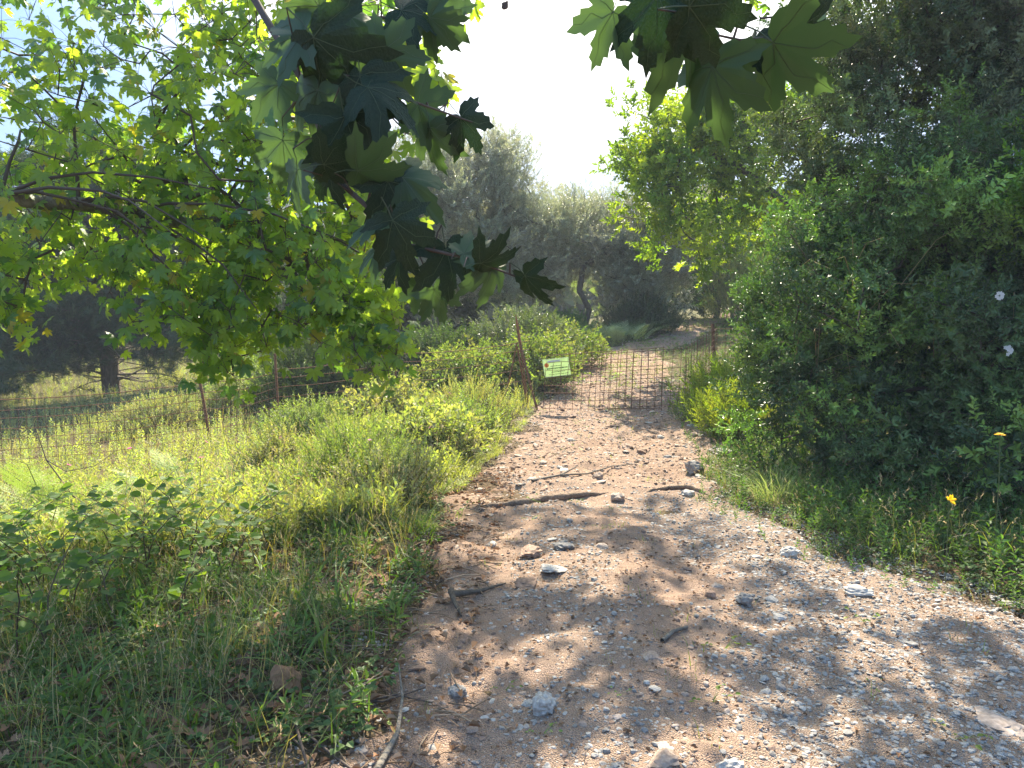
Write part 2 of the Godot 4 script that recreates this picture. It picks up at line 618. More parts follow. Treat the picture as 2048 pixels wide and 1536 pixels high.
func shrub(called: String, label: String, cat: String, group: String, x: float, d: float, r: float, h: float, shoots: Array, n: int, tint: Array, stem_m: Material, stems := 9, rd := 0.0, up := 0.7) -> Node3D:
	# a low bush: stems from one foot, shoots over a dome
	var at := G(x, d, -0.02)
	var o := thing(called, label, cat, at, group)
	if rd == 0.0: rd = r
	var b := MB.new()
	for i in stems:
		var a := TAU * i / stems + rf(-0.3, 0.3)
		var e := Vector3(cos(a) * r * rf(0.3, 0.8), h * rf(0.5, 0.9), sin(a) * rd * rf(0.3, 0.8))
		b.tube([Vector3(e.x, 0, e.z) * 0.1, Vector3(e.x * 0.45, e.y * 0.6, e.z * 0.45), e], [0.012, 0.008, 0.003], 4)
	put("stem", b.to(ArrayMesh.new(), stem_m), o)
	var xf := []; var cl := []
	for s in shoots: xf.append([]); cl.append([])
	for i in n:
		var a := rf(0, TAU)
		var el := asin(pow(rng.randf(), 0.8))
		var k := pow(rng.randf(), 0.33) * (1.0 + 0.45 * noise.get_noise_3d(cos(a) * 80.0 + x * 30.0, el * 80.0, sin(a) * 80.0 + d * 30.0))
		var q := Vector3(cos(a) * cos(el) * r * k, sin(el) * h * k, sin(a) * cos(el) * rd * k)
		q.y = maxf(q.y, 0.03)
		q.y += ground_h(x + q.x, d - q.z) - at.y
		var dir := (Vector3(q.x / r, 0.3, q.z / rd) * 0.6 + Vector3.UP * up + rv() * 0.5).normalized()
		var w := rng.randi() % shoots.size()
		xf[w].append(Transform3D(frame(dir, rv()).scaled(Vector3.ONE * rf(0.7, 1.25)), q))
		cl[w].append(vary(tint[rng.randi() % tint.size()], 0.3, 0.08))
	for w in shoots.size():
		if xf[w].size():
			scatter("foliage", shoots[w], xf[w], cl[w], o)
	return o

# ------------------------------------------------------------------ the scene
func _ready() -> void:
	# camera, sky, sun, exposure
	rng.seed = 20240611
	noise.seed = 11; noise.frequency = 0.1
	noise2.seed = 77; noise2.frequency = 0.08
	var cam := Camera3D.new()
	cam.name = "camera"
	add_child(cam)
	cam.position = CAM
	cam.rotation_degrees = Vector3(-4.6, 0, 0)
	cam.fov = 55.0
	cam.near = 0.05
	cam.far = 900.0
	cam.current = true
	var env := Environment.new()
	var sky := Sky.new()
	var sm := ProceduralSkyMaterial.new()
	sm.sky_top_color = lin(0.13, 0.26, 0.52)
	sm.sky_horizon_color = lin(0.19, 0.29, 0.44)
	sm.sky_curve = 0.16
	sm.sky_energy_multiplier = 0.88
	sm.ground_bottom_color = lin(0.10, 0.09, 0.06)
	sm.ground_horizon_color = lin(0.25, 0.25, 0.20)
	sm.sun_angle_max = 45.0
	sm.sun_curve = 0.85
	sky.sky_material = sm
	env.background_mode = Environment.BG_SKY
	env.sky = sky
	env.tonemap_mode = Environment.TONE_MAPPER_LINEAR
	env.tonemap_exposure = 3.75
	env.fog_enabled = true
	env.fog_density = 0.0020
	env.fog_light_color = lin(0.80, 0.90, 1.0)
	env.sdfgi_enabled = true
	env.ssao_enabled = true
	env.ssil_enabled = true
	var we := WorldEnvironment.new()
	we.name = "environment"
	we.environment = env
	add_child(we)
	var sun := DirectionalLight3D.new()
	sun.name = "sun"
	add_child(sun)
	sun.basis = Basis.looking_at(-SUN, Vector3.UP)
	sun.light_color = Color(1.0, 0.95, 0.86)
	sun.light_energy = 1.6
	sun.light_angular_distance = 0.5
	sun.shadow_enabled = true

	materials()
	land()
	far_woods()
	middle_trees()
	right_side()
	fence_and_gate()
	plane_tree()
	left_bank()
	meadow()
	track_things()
	verge()

func materials() -> void:
	M.bark = bark_mat(lin(0.05, 0.04, 0.03), lin(0.17, 0.14, 0.11), 3.0, 5)
	M.bark_grey = bark_mat(lin(0.09, 0.08, 0.065), lin(0.26, 0.23, 0.19), 4.0, 9)
	M.stem = mat(lin(0.10, 0.065, 0.04), 0.8)
	M.stem_green = mat(lin(0.10, 0.13, 0.04), 0.7)
	M.twig = mat(lin(0.085, 0.06, 0.045), 0.8)
	M.dry = mat(lin(0.30, 0.24, 0.13), 0.9, lin(0.35, 0.28, 0.14))
	M.rust = mat(lin(0.17, 0.09, 0.055), 0.85, Color(0, 0, 0), 0.3)
	M.rust_red = mat(lin(0.26, 0.10, 0.045), 0.85, Color(0, 0, 0), 0.3)
	# leaves that take each copy's own colour
	M.leaf_gloss = mat(Color.WHITE, 0.42, Color(0.55, 0.64, 0.28), 0.38, true)
	M.leaf_soft = mat(Color.WHITE, 0.55, Color(0.86, 0.95, 0.45), 0.4, true)
	M.leaf_thin = mat(Color.WHITE, 0.5, Color(0.95, 1.0, 0.3), 0.4, true)
	M.leaf_grey = mat(Color.WHITE, 0.36, Color(0.88, 0.92, 0.76), 0.6, true)
	M.grass = mat(Color.WHITE, 0.5, Color(0.95, 1.0, 0.4), 0.4, true)
	M.stone = mat(Color.WHITE, 0.85, Color(0, 0, 0), 0.35, true)
	M.stone.albedo_texture = noise_tex(0.03, 31, Color(0.72, 0.7, 0.68), Color(1, 1, 1), 256)
	M.stone.uv1_triplanar = true
	M.stone.uv1_scale = Vector3(0.6, 0.6, 0.6)
	M.litter = mat(Color.WHITE, 0.8, Color(0.25, 0.2, 0.12), 0.3, true)

func land() -> void:
	var gm := mat(Color.WHITE, 0.95, Color(0, 0, 0), 0.2, true)
	gm.albedo_texture = noise_tex(0.05, 41, Color(0.55, 0.52, 0.5), Color(1, 1, 1), 512)
	gm.heightmap_enabled = true
	gm.heightmap_texture = noise_tex(0.06, 42, Color.BLACK, Color.WHITE, 512)
	gm.heightmap_scale = 2.0
	gm.uv1_triplanar = true
	gm.uv1_world_triplanar = true
	gm.uv1_scale = Vector3(0.9, 0.9, 0.9)
	var xs := []
	var x := -240.0
	while x < 240.0:
		xs.append(x)
		x += clampf(absf(x) * 0.06, 0.12, 8.0)
	var ds := []
	var d := -30.0
	while d < 320.0:
		ds.append(d)
		d += clampf(absf(d) * 0.02, 0.1, 8.0)
	tag(put("ground", grid(xs, ds, ground_h, ground_col, gm)), "sloping brown soil under the grass and bushes", "ground", "", "structure")
	# the track: rows across it, finer close by
	var tm := mat(Color.WHITE, 0.95, Color(0, 0, 0), 0.2, true)
	tm.albedo_texture = noise_tex(0.11, 51, Color(0.68, 0.65, 0.62), Color(1, 1, 1), 1024, FastNoiseLite.TYPE_SIMPLEX, 6)
	tm.heightmap_enabled = true
	tm.heightmap_texture = noise_tex(0.12, 52, Color.BLACK, Color.WHITE, 1024, FastNoiseLite.TYPE_SIMPLEX, 5)
	tm.heightmap_scale = 1.4
	tm.uv1_triplanar = true
	tm.uv1_world_triplanar = true
	tm.uv1_scale = Vector3(0.8, 0.8, 0.8)
	var mesh := ArrayMesh.new()
	for band in [[-4.0, 1.5, 0.3, 30], [1.5, 10.0, 0.028, 130], [10.0, 44.0, 0.11, 60]]:
		var v := PackedVector3Array(); var c := PackedColorArray(); var nn := PackedVector3Array(); var idx := PackedInt32Array()
		var nd := int((band[1] - band[0]) / band[2]) + 1
		var nx: int = band[3]
		for j in nd + 1:
			var dd: float = lerpf(band[0], band[1], float(j) / nd)
			var l := tab(LE, dd) - 0.35
			var r := tab(RE, dd) + 0.35
			for i in nx + 1:
				var xx := lerpf(l, r, float(i) / nx)
				v.push_back(Vector3(xx, track_h(xx, dd), -dd))
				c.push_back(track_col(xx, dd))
		var w := nx + 1
		for j in nd + 1:
			for i in w:
				var a := v[j * w + maxi(i - 1, 0)]; var b := v[j * w + mini(i + 1, nx)]
				var e := v[maxi(j - 1, 0) * w + i]; var f := v[mini(j + 1, nd) * w + i]
				nn.push_back((b - a).cross(f - e).normalized())
		for j in nd:
			for i in nx:
				var a := j * w + i
				idx.append_array([a, a + w, a + 1, a + 1, a + w, a + w + 1])
		var arr := []
		arr.resize(Mesh.ARRAY_MAX)
		arr[Mesh.ARRAY_VERTEX] = v; arr[Mesh.ARRAY_NORMAL] = nn; arr[Mesh.ARRAY_COLOR] = c; arr[Mesh.ARRAY_INDEX] = idx
		mesh.add_surface_from_arrays(Mesh.PRIMITIVE_TRIANGLES, arr)
		mesh.surface_set_material(mesh.get_surface_count() - 1, tm)
	M.track = put("dirt_track", mesh)
	tag(M.track, "stony reddish dirt track climbing to the gate and beyond", "track", "", "structure")

func far_woods() -> void:
	# the wooded hillside far behind, too far to tell its trees apart
	var o := Node3D.new()
	o.name = "woods"
	add_child(o)
	tag(o, "hazy wooded hillside far beyond the meadow", "woods", "", "stuff")
	var b := MB.new()
	for i in 90:
		var q := rv(); q.y = absf(q.y)
		var d := (q + rv() * 0.7).normalized()
		b.leaf4(q * pow(rng.randf(), 0.3), d, rv().cross(d).normalized(), 0.4, 0.3, 0.2)
	var mesh := b.to(ArrayMesh.new(), M.leaf_soft)
	var xf := []; var cl := []
	for i in 5200:
		var d := rf(48, 210)
		var x := rf(-0.95, 0.9) * d
		if absf(x - tab(LE, d) - 1.5) < 5.0: continue
		var s := rf(1.4, 3.4)
		xf.append(Transform3D(Basis(Vector3.UP, rf(0, TAU)).scaled(Vector3(s, s * rf(0.9, 1.5), s)), Vector3(x, ground_h(x, d) - 0.3, -d)))
		cl.append(vary([Color(0.09, 0.12, 0.05), Color(0.13, 0.16, 0.06), Color(0.11, 0.12, 0.08)][i % 3], 0.3, 0.1))
	scatter("canopy", mesh, xf, cl, o)

func middle_trees() -> void:
	# olives: small narrow grey-green leaves
	var ol := []
	for i in 3:
		ol.append(shoot(26, 0.44, 0.085, 0.024, 0.75, 0.25, 0.003, M.leaf_grey, M.twig))
	var grey := [Color(0.36, 0.37, 0.25), Color(0.29, 0.31, 0.20), Color(0.44, 0.42, 0.33), Color(0.31, 0.32, 0.23)]
	woody("olive_tree", "tall grey-green olive with a thick dark leaning trunk behind the fence", "olive tree", "olives behind the gate",
		[V(-2.35, 0.5, 22.4), V(-2.45, 1.35, 22.4), V(-2.05, 2.4, 22.7), V(-1.3, 3.7, 23.3)],
		[[-0.90, 5.06, 23.55, 1.92, 1.92, 2.05], [-0.45, 6.34, 24.06, 1.09, 1.28, 1.28], [-3.07, 5.44, 23.55, 1.92, 1.92, 1.92], [0.13, 3.39, 23.42, 1.41, 1.28, 1.66], [-1.54, 2.88, 22.91, 1.66, 1.15, 1.54], [-4.22, 3.65, 23.42, 1.54, 1.28, 1.54], [0.6, 5.0, 23.6, 1.2, 1.3, 1.3], [-0.5, 6.9, 24.0, 0.9, 0.8, 0.9], [-1.9, 6.4, 23.8, 1.2, 0.9, 1.2]],
		310, ol, 40, 0.72, grey, M.bark, 0.009, 0.32, 0.45, 0.7)
	woody("olive_tree", "small olive on a bare crooked trunk above the bracken", "olive tree", "olives behind the gate",
		[V(2.35, 1.45, 24.0), V(2.5, 2.1, 24.0), V(2.2, 2.7, 24.1), V(2.3, 3.4, 24.3)],
		[[2.2, 4.6, 25.0, 1.5, 1.0, 1.6], [1.0, 4.2, 25.5, 1.5, 1.2, 1.6], [2.9, 3.8, 24.6, 1.0, 0.8, 1.2], [1.5, 3.2, 25.2, 1.1, 0.8, 1.2], [3.3, 5.2, 26.0, 1.2, 0.8, 1.2]],
		150, ol, 36, 0.62, grey, M.bark, 0.009, 0.15, 0.45, 0.6)
	woody("olive_tree", "broad shady olive with low dark crown beside the bend of the track", "olive tree", "olives behind the gate",
		[V(4.3, 1.2, 24.6), V(4.4, 2.2, 24.6), V(4.3, 3.1, 24.7)],
		[[4.4, 4.3, 24.8, 1.6, 1.5, 1.6], [4.9, 3.2, 24.6, 1.1, 1.0, 1.3], [3.6, 3.1, 24.6, 0.9, 1.1, 1.2], [5.6, 4.8, 25.4, 1.4, 1.2, 1.4], [4.2, 2.4, 24.4, 1.0, 0.7, 1.1]],
		180, ol, 32, 0.6, [Color(0.32, 0.33, 0.22), Color(0.38, 0.37, 0.28), Color(0.26, 0.28, 0.18)], M.bark, 0.009, 0.2, 0.45, 0.5)
	woody("olive_tree", "distant olive whose top shows in the gap of sky", "olive tree", "olives behind the gate",
		[V(1.2, 2.4, 33), V(1.3, 4.0, 33)], [[1.2, 5.6, 33, 2.2, 1.6, 2.0], [3.4, 5.4, 34, 2.0, 1.5, 2.0], [-1.0, 5.2, 33, 2.0, 1.6, 2.0]],
		90, ol, 34, 0.8, grey, M.bark, 0.012, 0.18, 0.4, 0.6, 0.0, 1.5)
	# the lime-green oak leaning over the track from the right
	var ok := []
	for i in 3:
		ok.append(shoot(12, 0.34, 0.12, 0.062, 0.7, 0.3, 0.003, M.leaf_thin, M.twig, true))
	woody("oak_tree", "lime-green oak leaning over the track on a crooked limb", "oak tree", "",
		[V(8.06, 0.82, 17.47), V(7.73, 2.50, 17.25), V(6.83, 3.78, 16.80), V(5.94, 4.46, 16.80), V(5.15, 5.07, 16.80), V(4.37, 5.41, 16.91)],
		[[3.81, 5.63, 16.80, 1.46, 1.12, 1.46], [3.25, 4.62, 16.80, 1.12, 1.01, 1.23], [5.04, 6.08, 17.02, 1.34, 1.12, 1.46], [4.03, 3.50, 16.58, 1.01, 0.67, 1.12], [5.38, 4.51, 17.25, 1.12, 0.90, 1.12], [6.16, 3.84, 17.70, 0.90, 0.67, 1.01], [6.61, 6.08, 17.47, 1.34, 1.12, 1.34]],
		200, ok, 15, 0.45, [Color(0.28, 0.38, 0.07), Color(0.36, 0.44, 0.08), Color(0.18, 0.29, 0.06)], M.bark, 0.007, 0.13, 0.5, 0.5)
	# dark tree and heath bushes behind the right-hand thicket
	var dk := []
	var fine := []
	for i in 3:
		dk.append(shoot(20, 0.36, 0.07, 0.03, 0.7, 0.2, 0.003, M.leaf_soft, M.twig, true))
		fine.append(shoot(34, 0.40, 0.045, 0.014, 0.55, 0.2, 0.002, M.leaf_soft, M.stem))
	M.dk = dk
	M.fine = fine
	woody("ivy_clad_tree", "dark ivy-clad tree between the oak and the bend of the track", "tree", "",
		[V(7.9, 1.3, 26.5), V(7.8, 3.0, 26.5)], [[7.6, 4.2, 26.5, 1.0, 1.7, 1.0], [7.3, 3.0, 26.3, 0.8, 1.0, 0.9], [8.9, 3.4, 26.5, 1.2, 1.4, 1.1]],
		60, dk, 22, 0.4, [Color(0.10, 0.19, 0.06), Color(0.14, 0.24, 0.07)], M.bark, 0.01, 0.15, 0.4, 0.4)
	var heath := [Color(0.26, 0.29, 0.10), Color(0.32, 0.31, 0.13), Color(0.20, 0.25, 0.08)]
	shrub("heath_shrub", "feathery pale heath bush tallest beside the oak limb", "shrub", "heath bushes along the right of the track", 6.35, 16.2, 1.0, 3.1, fine, 1500, heath, M.stem, 14, 1.1, 0.9)
	shrub("heath_shrub", "yellowish heath bush overhanging the bend of the track", "shrub", "heath bushes along the right of the track", 7.9, 25.5, 1.3, 2.7, fine, 1500, heath, M.stem, 12, 1.2, 0.9)
	shrub("heath_shrub", "low tawny heath bush at the end of the visible track", "shrub", "heath bushes along the right of the track", 10.6, 30.5, 1.7, 2.2, fine, 1300, heath, M.stem, 12, 1.4, 0.9)
	shrub("heath_shrub", "tawny heath bush behind the dark thicket by the bent fence post", "shrub", "heath bushes along the right of the track", 6.3, 15.2, 1.3, 1.9, fine, 1200, heath, M.stem, 12, 1.1, 0.9)
	# left: the old pine with low bare boughs
	var nd := []
	for i in 3:
		nd.append(shoot(52, 0.36, 0.13, 0.013, 0.6, 0.3, 0.003, M.leaf_soft, M.twig))
	var pine := [Color(0.07, 0.12, 0.07), Color(0.10, 0.15, 0.085), Color(0.055, 0.09, 0.055)]
	woody("pine_tree", "spreading old pine with a forked trunk and low bare boughs", "pine tree", "",
		[V(-11.4, -0.6, 21.0), V(-11.5, 0.7, 21.0), V(-11.3, 2.0, 21.0), V(-11.1, 3.2, 21.2)],
		[[-11.2, 4.4, 21.3, 2.8, 1.2, 2.0], [-13.6, 2.8, 20.6, 1.6, 1.2, 1.6], [-9.2, 3.0, 21.4, 1.5, 1.1, 1.6], [-12.9, 1.2, 20.2, 1.5, 0.7, 1.2], [-8.6, 1.6, 21.6, 1.3, 0.6, 1.2], [-14.2, 0.4, 20.6, 1.0, 0.6, 1.0], [-11.5, 5.6, 21.5, 2.2, 1.0, 1.6], [-13.4, 1.7, 20.2, 1.5, 0.9, 1.1], [-12.3, 2.6, 20.0, 1.6, 0.7, 1.1], [-9.7, 2.4, 20.5, 1.4, 0.7, 1.1], [-8.6, 1.2, 21.2, 1.1, 0.7, 1.0], [-10.4, 3.4, 20.6, 1.6, 0.7, 1.0], [-11.9, 1.5, 19.7, 1.5, 0.8, 0.7], [-12.7, 0.6, 19.5, 1.3, 0.5, 0.7], [-9.9, 0.9, 19.9, 1.1, 0.55, 0.7]],
		400, nd, 36, 0.6, pine, M.bark, 0.015, 0.30, 0.45, 0.6, 0.1, 1.3)
	var dead := MB.new()
	for i in 70:
		var a := rf(0, TAU)
		var p := Vector3(0, rf(0.5, 2.4), 0)
		var e := Vector3(cos(a), rf(-0.3, 0.7), sin(a) * 0.8) * rf(0.8, 2.8)
		dead.tube([p, p + e * 0.5 + rv() * 0.3, p + e + Vector3(0, rf(-0.5, 0.1), 0)], [rf(0.015, 0.045), 0.014, 0.004], 4)
	put("dead_bough", dead.to(ArrayMesh.new(), M.bark_grey), get_node("pine_tree"))
	woody("pine_tree", "dark pine at the far edge of the meadow, mostly hidden by plane leaves", "pine tree", "",
		[V(-16.5, -0.8, 23), V(-16.4, 2.5, 23)], [[-16.5, 3.2, 23, 2.2, 2.0, 2.0], [-15.6, 1.0, 22, 1.6, 1.1, 1.4], [-17, 5.5, 23.5, 1.8, 1.4, 1.6]],
		140, nd, 32, 0.6, pine, M.bark, 0.013, 0.25, 0.45, 0.5, 0.1, 1.3)
	# trees that close the view behind the meadow
	var lt := []
	for i in 3:
		lt.append(shoot(16, 0.5, 0.15, 0.07, 0.7, 0.2, 0.004, M.leaf_soft, M.twig, true))
	var kinds := [["dark round-headed evergreen behind the old pine", -17.0, 34.0, 3.4], ["pale grey-green tree behind the meadow's far end", -10.0, 36.0, 3.0], ["mid-green tree showing between pine and olive", -6.2, 31.0, 2.6], ["dusky tree behind the thick-trunked olive", -3.4, 29.0, 2.8], ["bushy tree far behind the ivy-clad tree", 8.5, 31.0, 2.8], ["tall tree far behind the oak", 13.0, 30.0, 3.4]]
	for i in kinds.size():
		var k: Array = kinds[i]
		var g := ground_h(k[1], k[2])
		woody("background_tree", k[0], "tree", "trees beyond the meadow", [V(k[1], g - 0.2, k[2]), V(k[1] + 0.2, g + 1.5, k[2]), V(k[1], g + 2.6, k[2])],
			[[k[1], g + 3.4, k[2], k[3], 2.0, k[3]], [k[1] - 1.4, g + 1.9, k[2] - 0.6, k[3] * 0.7, 1.4, k[3] * 0.7], [k[1] + 1.6, g + 2.1, k[2] - 0.5, k[3] * 0.7, 1.5, k[3] * 0.7]],
			90, lt, 36, 0.9, [Color(0.08, 0.11, 0.05), Color(0.12, 0.15, 0.065), Color(0.10, 0.12, 0.07)], M.bark, 0.016, 0.22, 0.4, 0.4)
	woody("conifer", "small bright yellow-green conifer behind the tall fence post", "conifer", "",
		[V(-6.9, -0.35, 18.5), V(-6.9, 1.2, 18.5)], [[-6.9, 0.5, 18.5, 0.75, 0.7, 0.75], [-6.9, 1.2, 18.5, 0.5, 0.6, 0.5]],
		30, fine, 26, 0.3, [Color(0.28, 0.36, 0.09), Color(0.22, 0.31, 0.08)], M.stem, 0.008, 0.06, 0.4, 0.8)
	# bushes around the gate
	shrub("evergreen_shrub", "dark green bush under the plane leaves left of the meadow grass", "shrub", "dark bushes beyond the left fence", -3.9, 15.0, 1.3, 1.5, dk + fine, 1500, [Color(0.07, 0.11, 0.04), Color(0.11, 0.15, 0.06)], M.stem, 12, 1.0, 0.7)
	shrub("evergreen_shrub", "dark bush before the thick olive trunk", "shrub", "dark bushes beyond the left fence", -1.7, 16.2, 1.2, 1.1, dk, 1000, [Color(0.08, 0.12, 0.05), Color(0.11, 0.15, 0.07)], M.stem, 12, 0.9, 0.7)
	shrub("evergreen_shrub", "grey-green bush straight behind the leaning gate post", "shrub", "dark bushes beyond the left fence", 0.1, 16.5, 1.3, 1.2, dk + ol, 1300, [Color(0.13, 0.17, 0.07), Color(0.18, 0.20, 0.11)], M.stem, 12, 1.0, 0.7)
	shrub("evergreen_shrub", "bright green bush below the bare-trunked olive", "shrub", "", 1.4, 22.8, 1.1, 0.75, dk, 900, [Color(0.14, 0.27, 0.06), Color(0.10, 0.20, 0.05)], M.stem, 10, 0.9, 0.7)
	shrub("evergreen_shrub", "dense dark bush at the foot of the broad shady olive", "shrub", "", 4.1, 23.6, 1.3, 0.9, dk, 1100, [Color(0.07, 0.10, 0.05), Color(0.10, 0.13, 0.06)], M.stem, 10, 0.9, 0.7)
	var br := []
	for i in 3:
		br.append(shoot(13, 0.42, 0.075, 0.045, 0.75, 0.5, 0.004, M.leaf_soft, M.stem, true))
	M.br = br
	var bc := [Color(0.27, 0.31, 0.10), Color(0.34, 0.33, 0.14), Color(0.20, 0.26, 0.08)]
	shrub("bramble", "sunlit bramble thicket right behind the leaning gate post", "bramble", "brambles behind the gate", 0.5, 14.6, 0.72, 0.8, br, 480, bc, M.stem, 12, 0.8, 0.8)
	shrub("bramble", "sunlit bramble mound left of the leaning gate post", "bramble", "brambles behind the gate", -0.9, 14.6, 1.1, 0.7, br, 620, bc, M.stem, 12, 0.8, 0.8)
	shrub("bramble", "low bramble edging the track beyond the gate", "bramble", "brambles behind the gate", 1.3, 17.4, 0.9, 0.6, br, 420, bc, M.stem, 12, 0.9, 0.8)
	# bracken clumps
	var fr := []
	for i in 2:
		fr.append(frond(21, 0.95, 0.30, M.leaf_soft, M.stem_green, 14))
	M.fronds = fr
	fern("bracken", "pale silvery bracken clump in the sun beyond the gate", 3.1, 21.6, 30, 1.1, [Color(0.34, 0.38, 0.22), Color(0.25, 0.33, 0.14)], 0.75)
	fern("bracken", "dark bracken bed in the shade under the olives", 1.9, 21.8, 40, 1.0, [Color(0.10, 0.20, 0.06), Color(0.13, 0.24, 0.08)], 1.2)
	fern("bracken", "blue-green bracken behind the pale silvery clump", 3.6, 23.2, 30, 1.2, [Color(0.12, 0.19, 0.09), Color(0.16, 0.23, 0.11)], 0.8)

func fern(called: String, label: String, x: float, d: float, n: int, size: float, tint: Array, r: float, group := "bracken clumps") -> Node3D:
	var at := G(x, d)
	var o := thing(called, label, "bracken", at, group)
	for i in n:
		var a := rf(0, TAU)
		var k := r * sqrt(rng.randf())
		var px := x + cos(a) * k; var pd := d + sin(a) * k
		var dir := (Vector3.UP * rf(0.7, 1.3) + Vector3(cos(a), 0, -sin(a)) * rf(0.2, 0.8)).normalized()
		var f := put("frond", tinted(M.fronds[i % M.fronds.size()], tint[i % tint.size()]), o)
		f.transform = Transform3D(frame(dir, Vector3(cos(a), 0, -sin(a)) + rv() * 0.3).scaled(Vector3.ONE * size * rf(0.6, 1.1)), Vector3(px - x, ground_h(px, pd) - at.y, -(pd - d)))
	return o

var tint_cache := {}
func tinted(mesh: ArrayMesh, c: Color) -> ArrayMesh:
	# the same mesh in a plain material of this colour
	var key := "%d/%s" % [mesh.get_instance_id(), c]
	if not tint_cache.has(key):
		var src: StandardMaterial3D = mesh.surface_get_material(0)
		var m := mat(lin(c.r, c.g, c.b), src.roughness, lin(minf(1, c.r * 0.75), minf(1, c.g * 0.8), c.b * 0.5), src.metallic_specular)
		var out := ArrayMesh.new()
		for s in mesh.get_surface_count():
			out.add_surface_from_arrays(Mesh.PRIMITIVE_TRIANGLES, mesh.surface_get_arrays(s))
			out.surface_set_material(s, m if s == 0 else mesh.surface_get_material(s))
		tint_cache[key] = out
	return tint_cache[key]

func right_side() -> void:
	# the big glossy thicket
	var gl := []
	for i in 4:
		gl.append(shoot(14, 0.22, [0.06, 0.052, 0.066, 0.045][i], [0.031, 0.022, 0.036, 0.022][i], 0.75, 0.25, 0.0025, M.leaf_gloss, M.twig, true))
	M.gloss = gl
	var dark := [Color(0.11, 0.17, 0.065), Color(0.15, 0.24, 0.075), Color(0.085, 0.13, 0.06), Color(0.23, 0.35, 0.09)]
	woody("evergreen_thicket", "big dark glossy thicket with yellow and white flowers before it", "thicket", "",
		[V(4.6, 0.15, 8.3), V(4.7, 1.0, 8.2), V(4.8, 2.0, 8.3)],
		[[4.0, 1.5, 7.5, 1.55, 1.35, 1.2], [5.6, 1.5, 7.0, 1.7, 1.4, 1.3], [3.3, 1.0, 8.2, 0.75, 0.9, 0.9], [5.0, 2.6, 8.0, 1.8, 1.2, 1.3], [3.5, 1.75, 8.4, 0.9, 0.75, 1.0], [7.2, 2.0, 7.2, 1.6, 1.8, 1.4], [6.2, 0.7, 6.2, 1.4, 0.9, 0.9], [4.4, 0.7, 6.9, 1.2, 0.7, 0.8], [4.0, 0.55, 6.1, 0.9, 0.55, 0.6], [5.2, 0.7, 5.5, 1.1, 0.7, 0.7], [3.2, 0.5, 7.3, 0.6, 0.5, 0.7], [5.3, 1.5, 8.0, 1.5, 1.3, 0.9]],
		620, gl, 36, 0.34, dark, M.twig, 0.005, 0.07, 0.3, 0.35)
	woody("evergreen_tree", "tall dark evergreen tree rising out of the picture on the right", "tree", "",
		[V(6.8, 0.3, 10.2), V(6.7, 1.8, 10.1), V(6.4, 3.2, 9.9), V(6.2, 4.6, 9.9)],
		[[5.4, 4.2, 9.6, 2.1, 1.7, 1.6], [7.4, 4.4, 9.0, 2.2, 2.0, 1.8], [5.2, 5.8, 9.8, 1.7, 1.3, 1.5], [7.0, 6.4, 9.6, 2.2, 1.6, 1.8], [4.7, 3.0, 9.4, 1.2, 1.0, 1.2], [6.0, 3.2, 8.6, 1.6, 1.0, 1.0]],
		520, gl, 34, 0.42, [Color(0.14, 0.18, 0.09), Color(0.18, 0.23, 0.11), Color(0.11, 0.16, 0.08), Color(0.24, 0.27, 0.15)], M.bark, 0.006, 0.16, 0.32, 0.35, 0.0, 1.15)
	var bare := MB.new()
	for i in 60:
		# dry stalks and bare shoots that lean out of the thicket
		var x := rf(2.7, 5.6); var d := 7.6 - (x - 2.7) * 0.55 + rf(-0.3, 0.1)
		var p := V(x, rf(0.2, 2.2), d)
		var e := Vector3(rf(-0.35, 0.25), rf(-0.15, 0.55), rf(0.15, 0.5))
		bare.tube([p - e * 0.4, p + e * 0.4 + Vector3(0, 0.06, 0), p + e + Vector3(0, -rf(0.0, 0.25), 0)], [0.004, 0.003, 0.0015], 4)
	tag(put("dry_stalk", bare.to(ArrayMesh.new(), M.dry), get_node("evergreen_thicket")), "", "", "", "stuff").transform = get_node("evergreen_thicket").transform.affine_inverse()
	# brighter young shoots that stand out of the dark mass
	var yl := []
	for i in 2:
		yl.append(shoot(14, 0.24, 0.055, 0.026, 0.7, 0.2, 0.0025, M.leaf_thin, M.stem_green, true))
	M.young = yl
	woody("climbing_vine", "bright yellow-green creeper lit among the dark leaves at the picture's edge", "vine", "",
		[V(5.2, 0.2, 7.3), V(5.15, 1.4, 6.7), V(5.0, 2.6, 6.6)], [[4.75, 2.55, 6.6, 0.4, 0.5, 0.35], [4.9, 3.3, 6.9, 0.4, 0.45, 0.4], [5.2, 2.0, 6.3, 0.4, 0.4, 0.3]],
		26, yl, 14, 0.22, [Color(0.22, 0.33, 0.07), Color(0.16, 0.28, 0.06)], M.stem, 0.003, 0.02, 0.4, 0.6)
	# the lime shrub right of the gate
	var ole := []
	for i in 3:
		ole.append(shoot(22, 0.38, 0.085, 0.016, 0.55, 0.15, 0.003, M.leaf_thin, M.stem_green, true))
	shrub("oleander_shrub", "lime-green narrow-leaved shrub at the right end of the gate", "shrub", "", 3.25, 11.2, 0.6, 0.64, ole, 420, [Color(0.30, 0.38, 0.08), Color(0.24, 0.34, 0.07), Color(0.36, 0.40, 0.12)], M.stem, 14, 0.6, 1.1)
	shrub("oleander_shrub", "smaller lime-green shrub between the gate and the dark thicket", "shrub", "", 3.0, 9.9, 0.4, 0.45, ole, 200, [Color(0.27, 0.35, 0.09), Color(0.33, 0.36, 0.12)], M.stem, 10, 0.5, 1.0)
	shrub("evergreen_shrub", "green bush right of the lone thin fence post", "shrub", "", 5.6, 15.2, 0.9, 1.1, M.dk, 700, [Color(0.13, 0.21, 0.06), Color(0.17, 0.25, 0.07)], M.stem, 10, 0.8, 0.7)

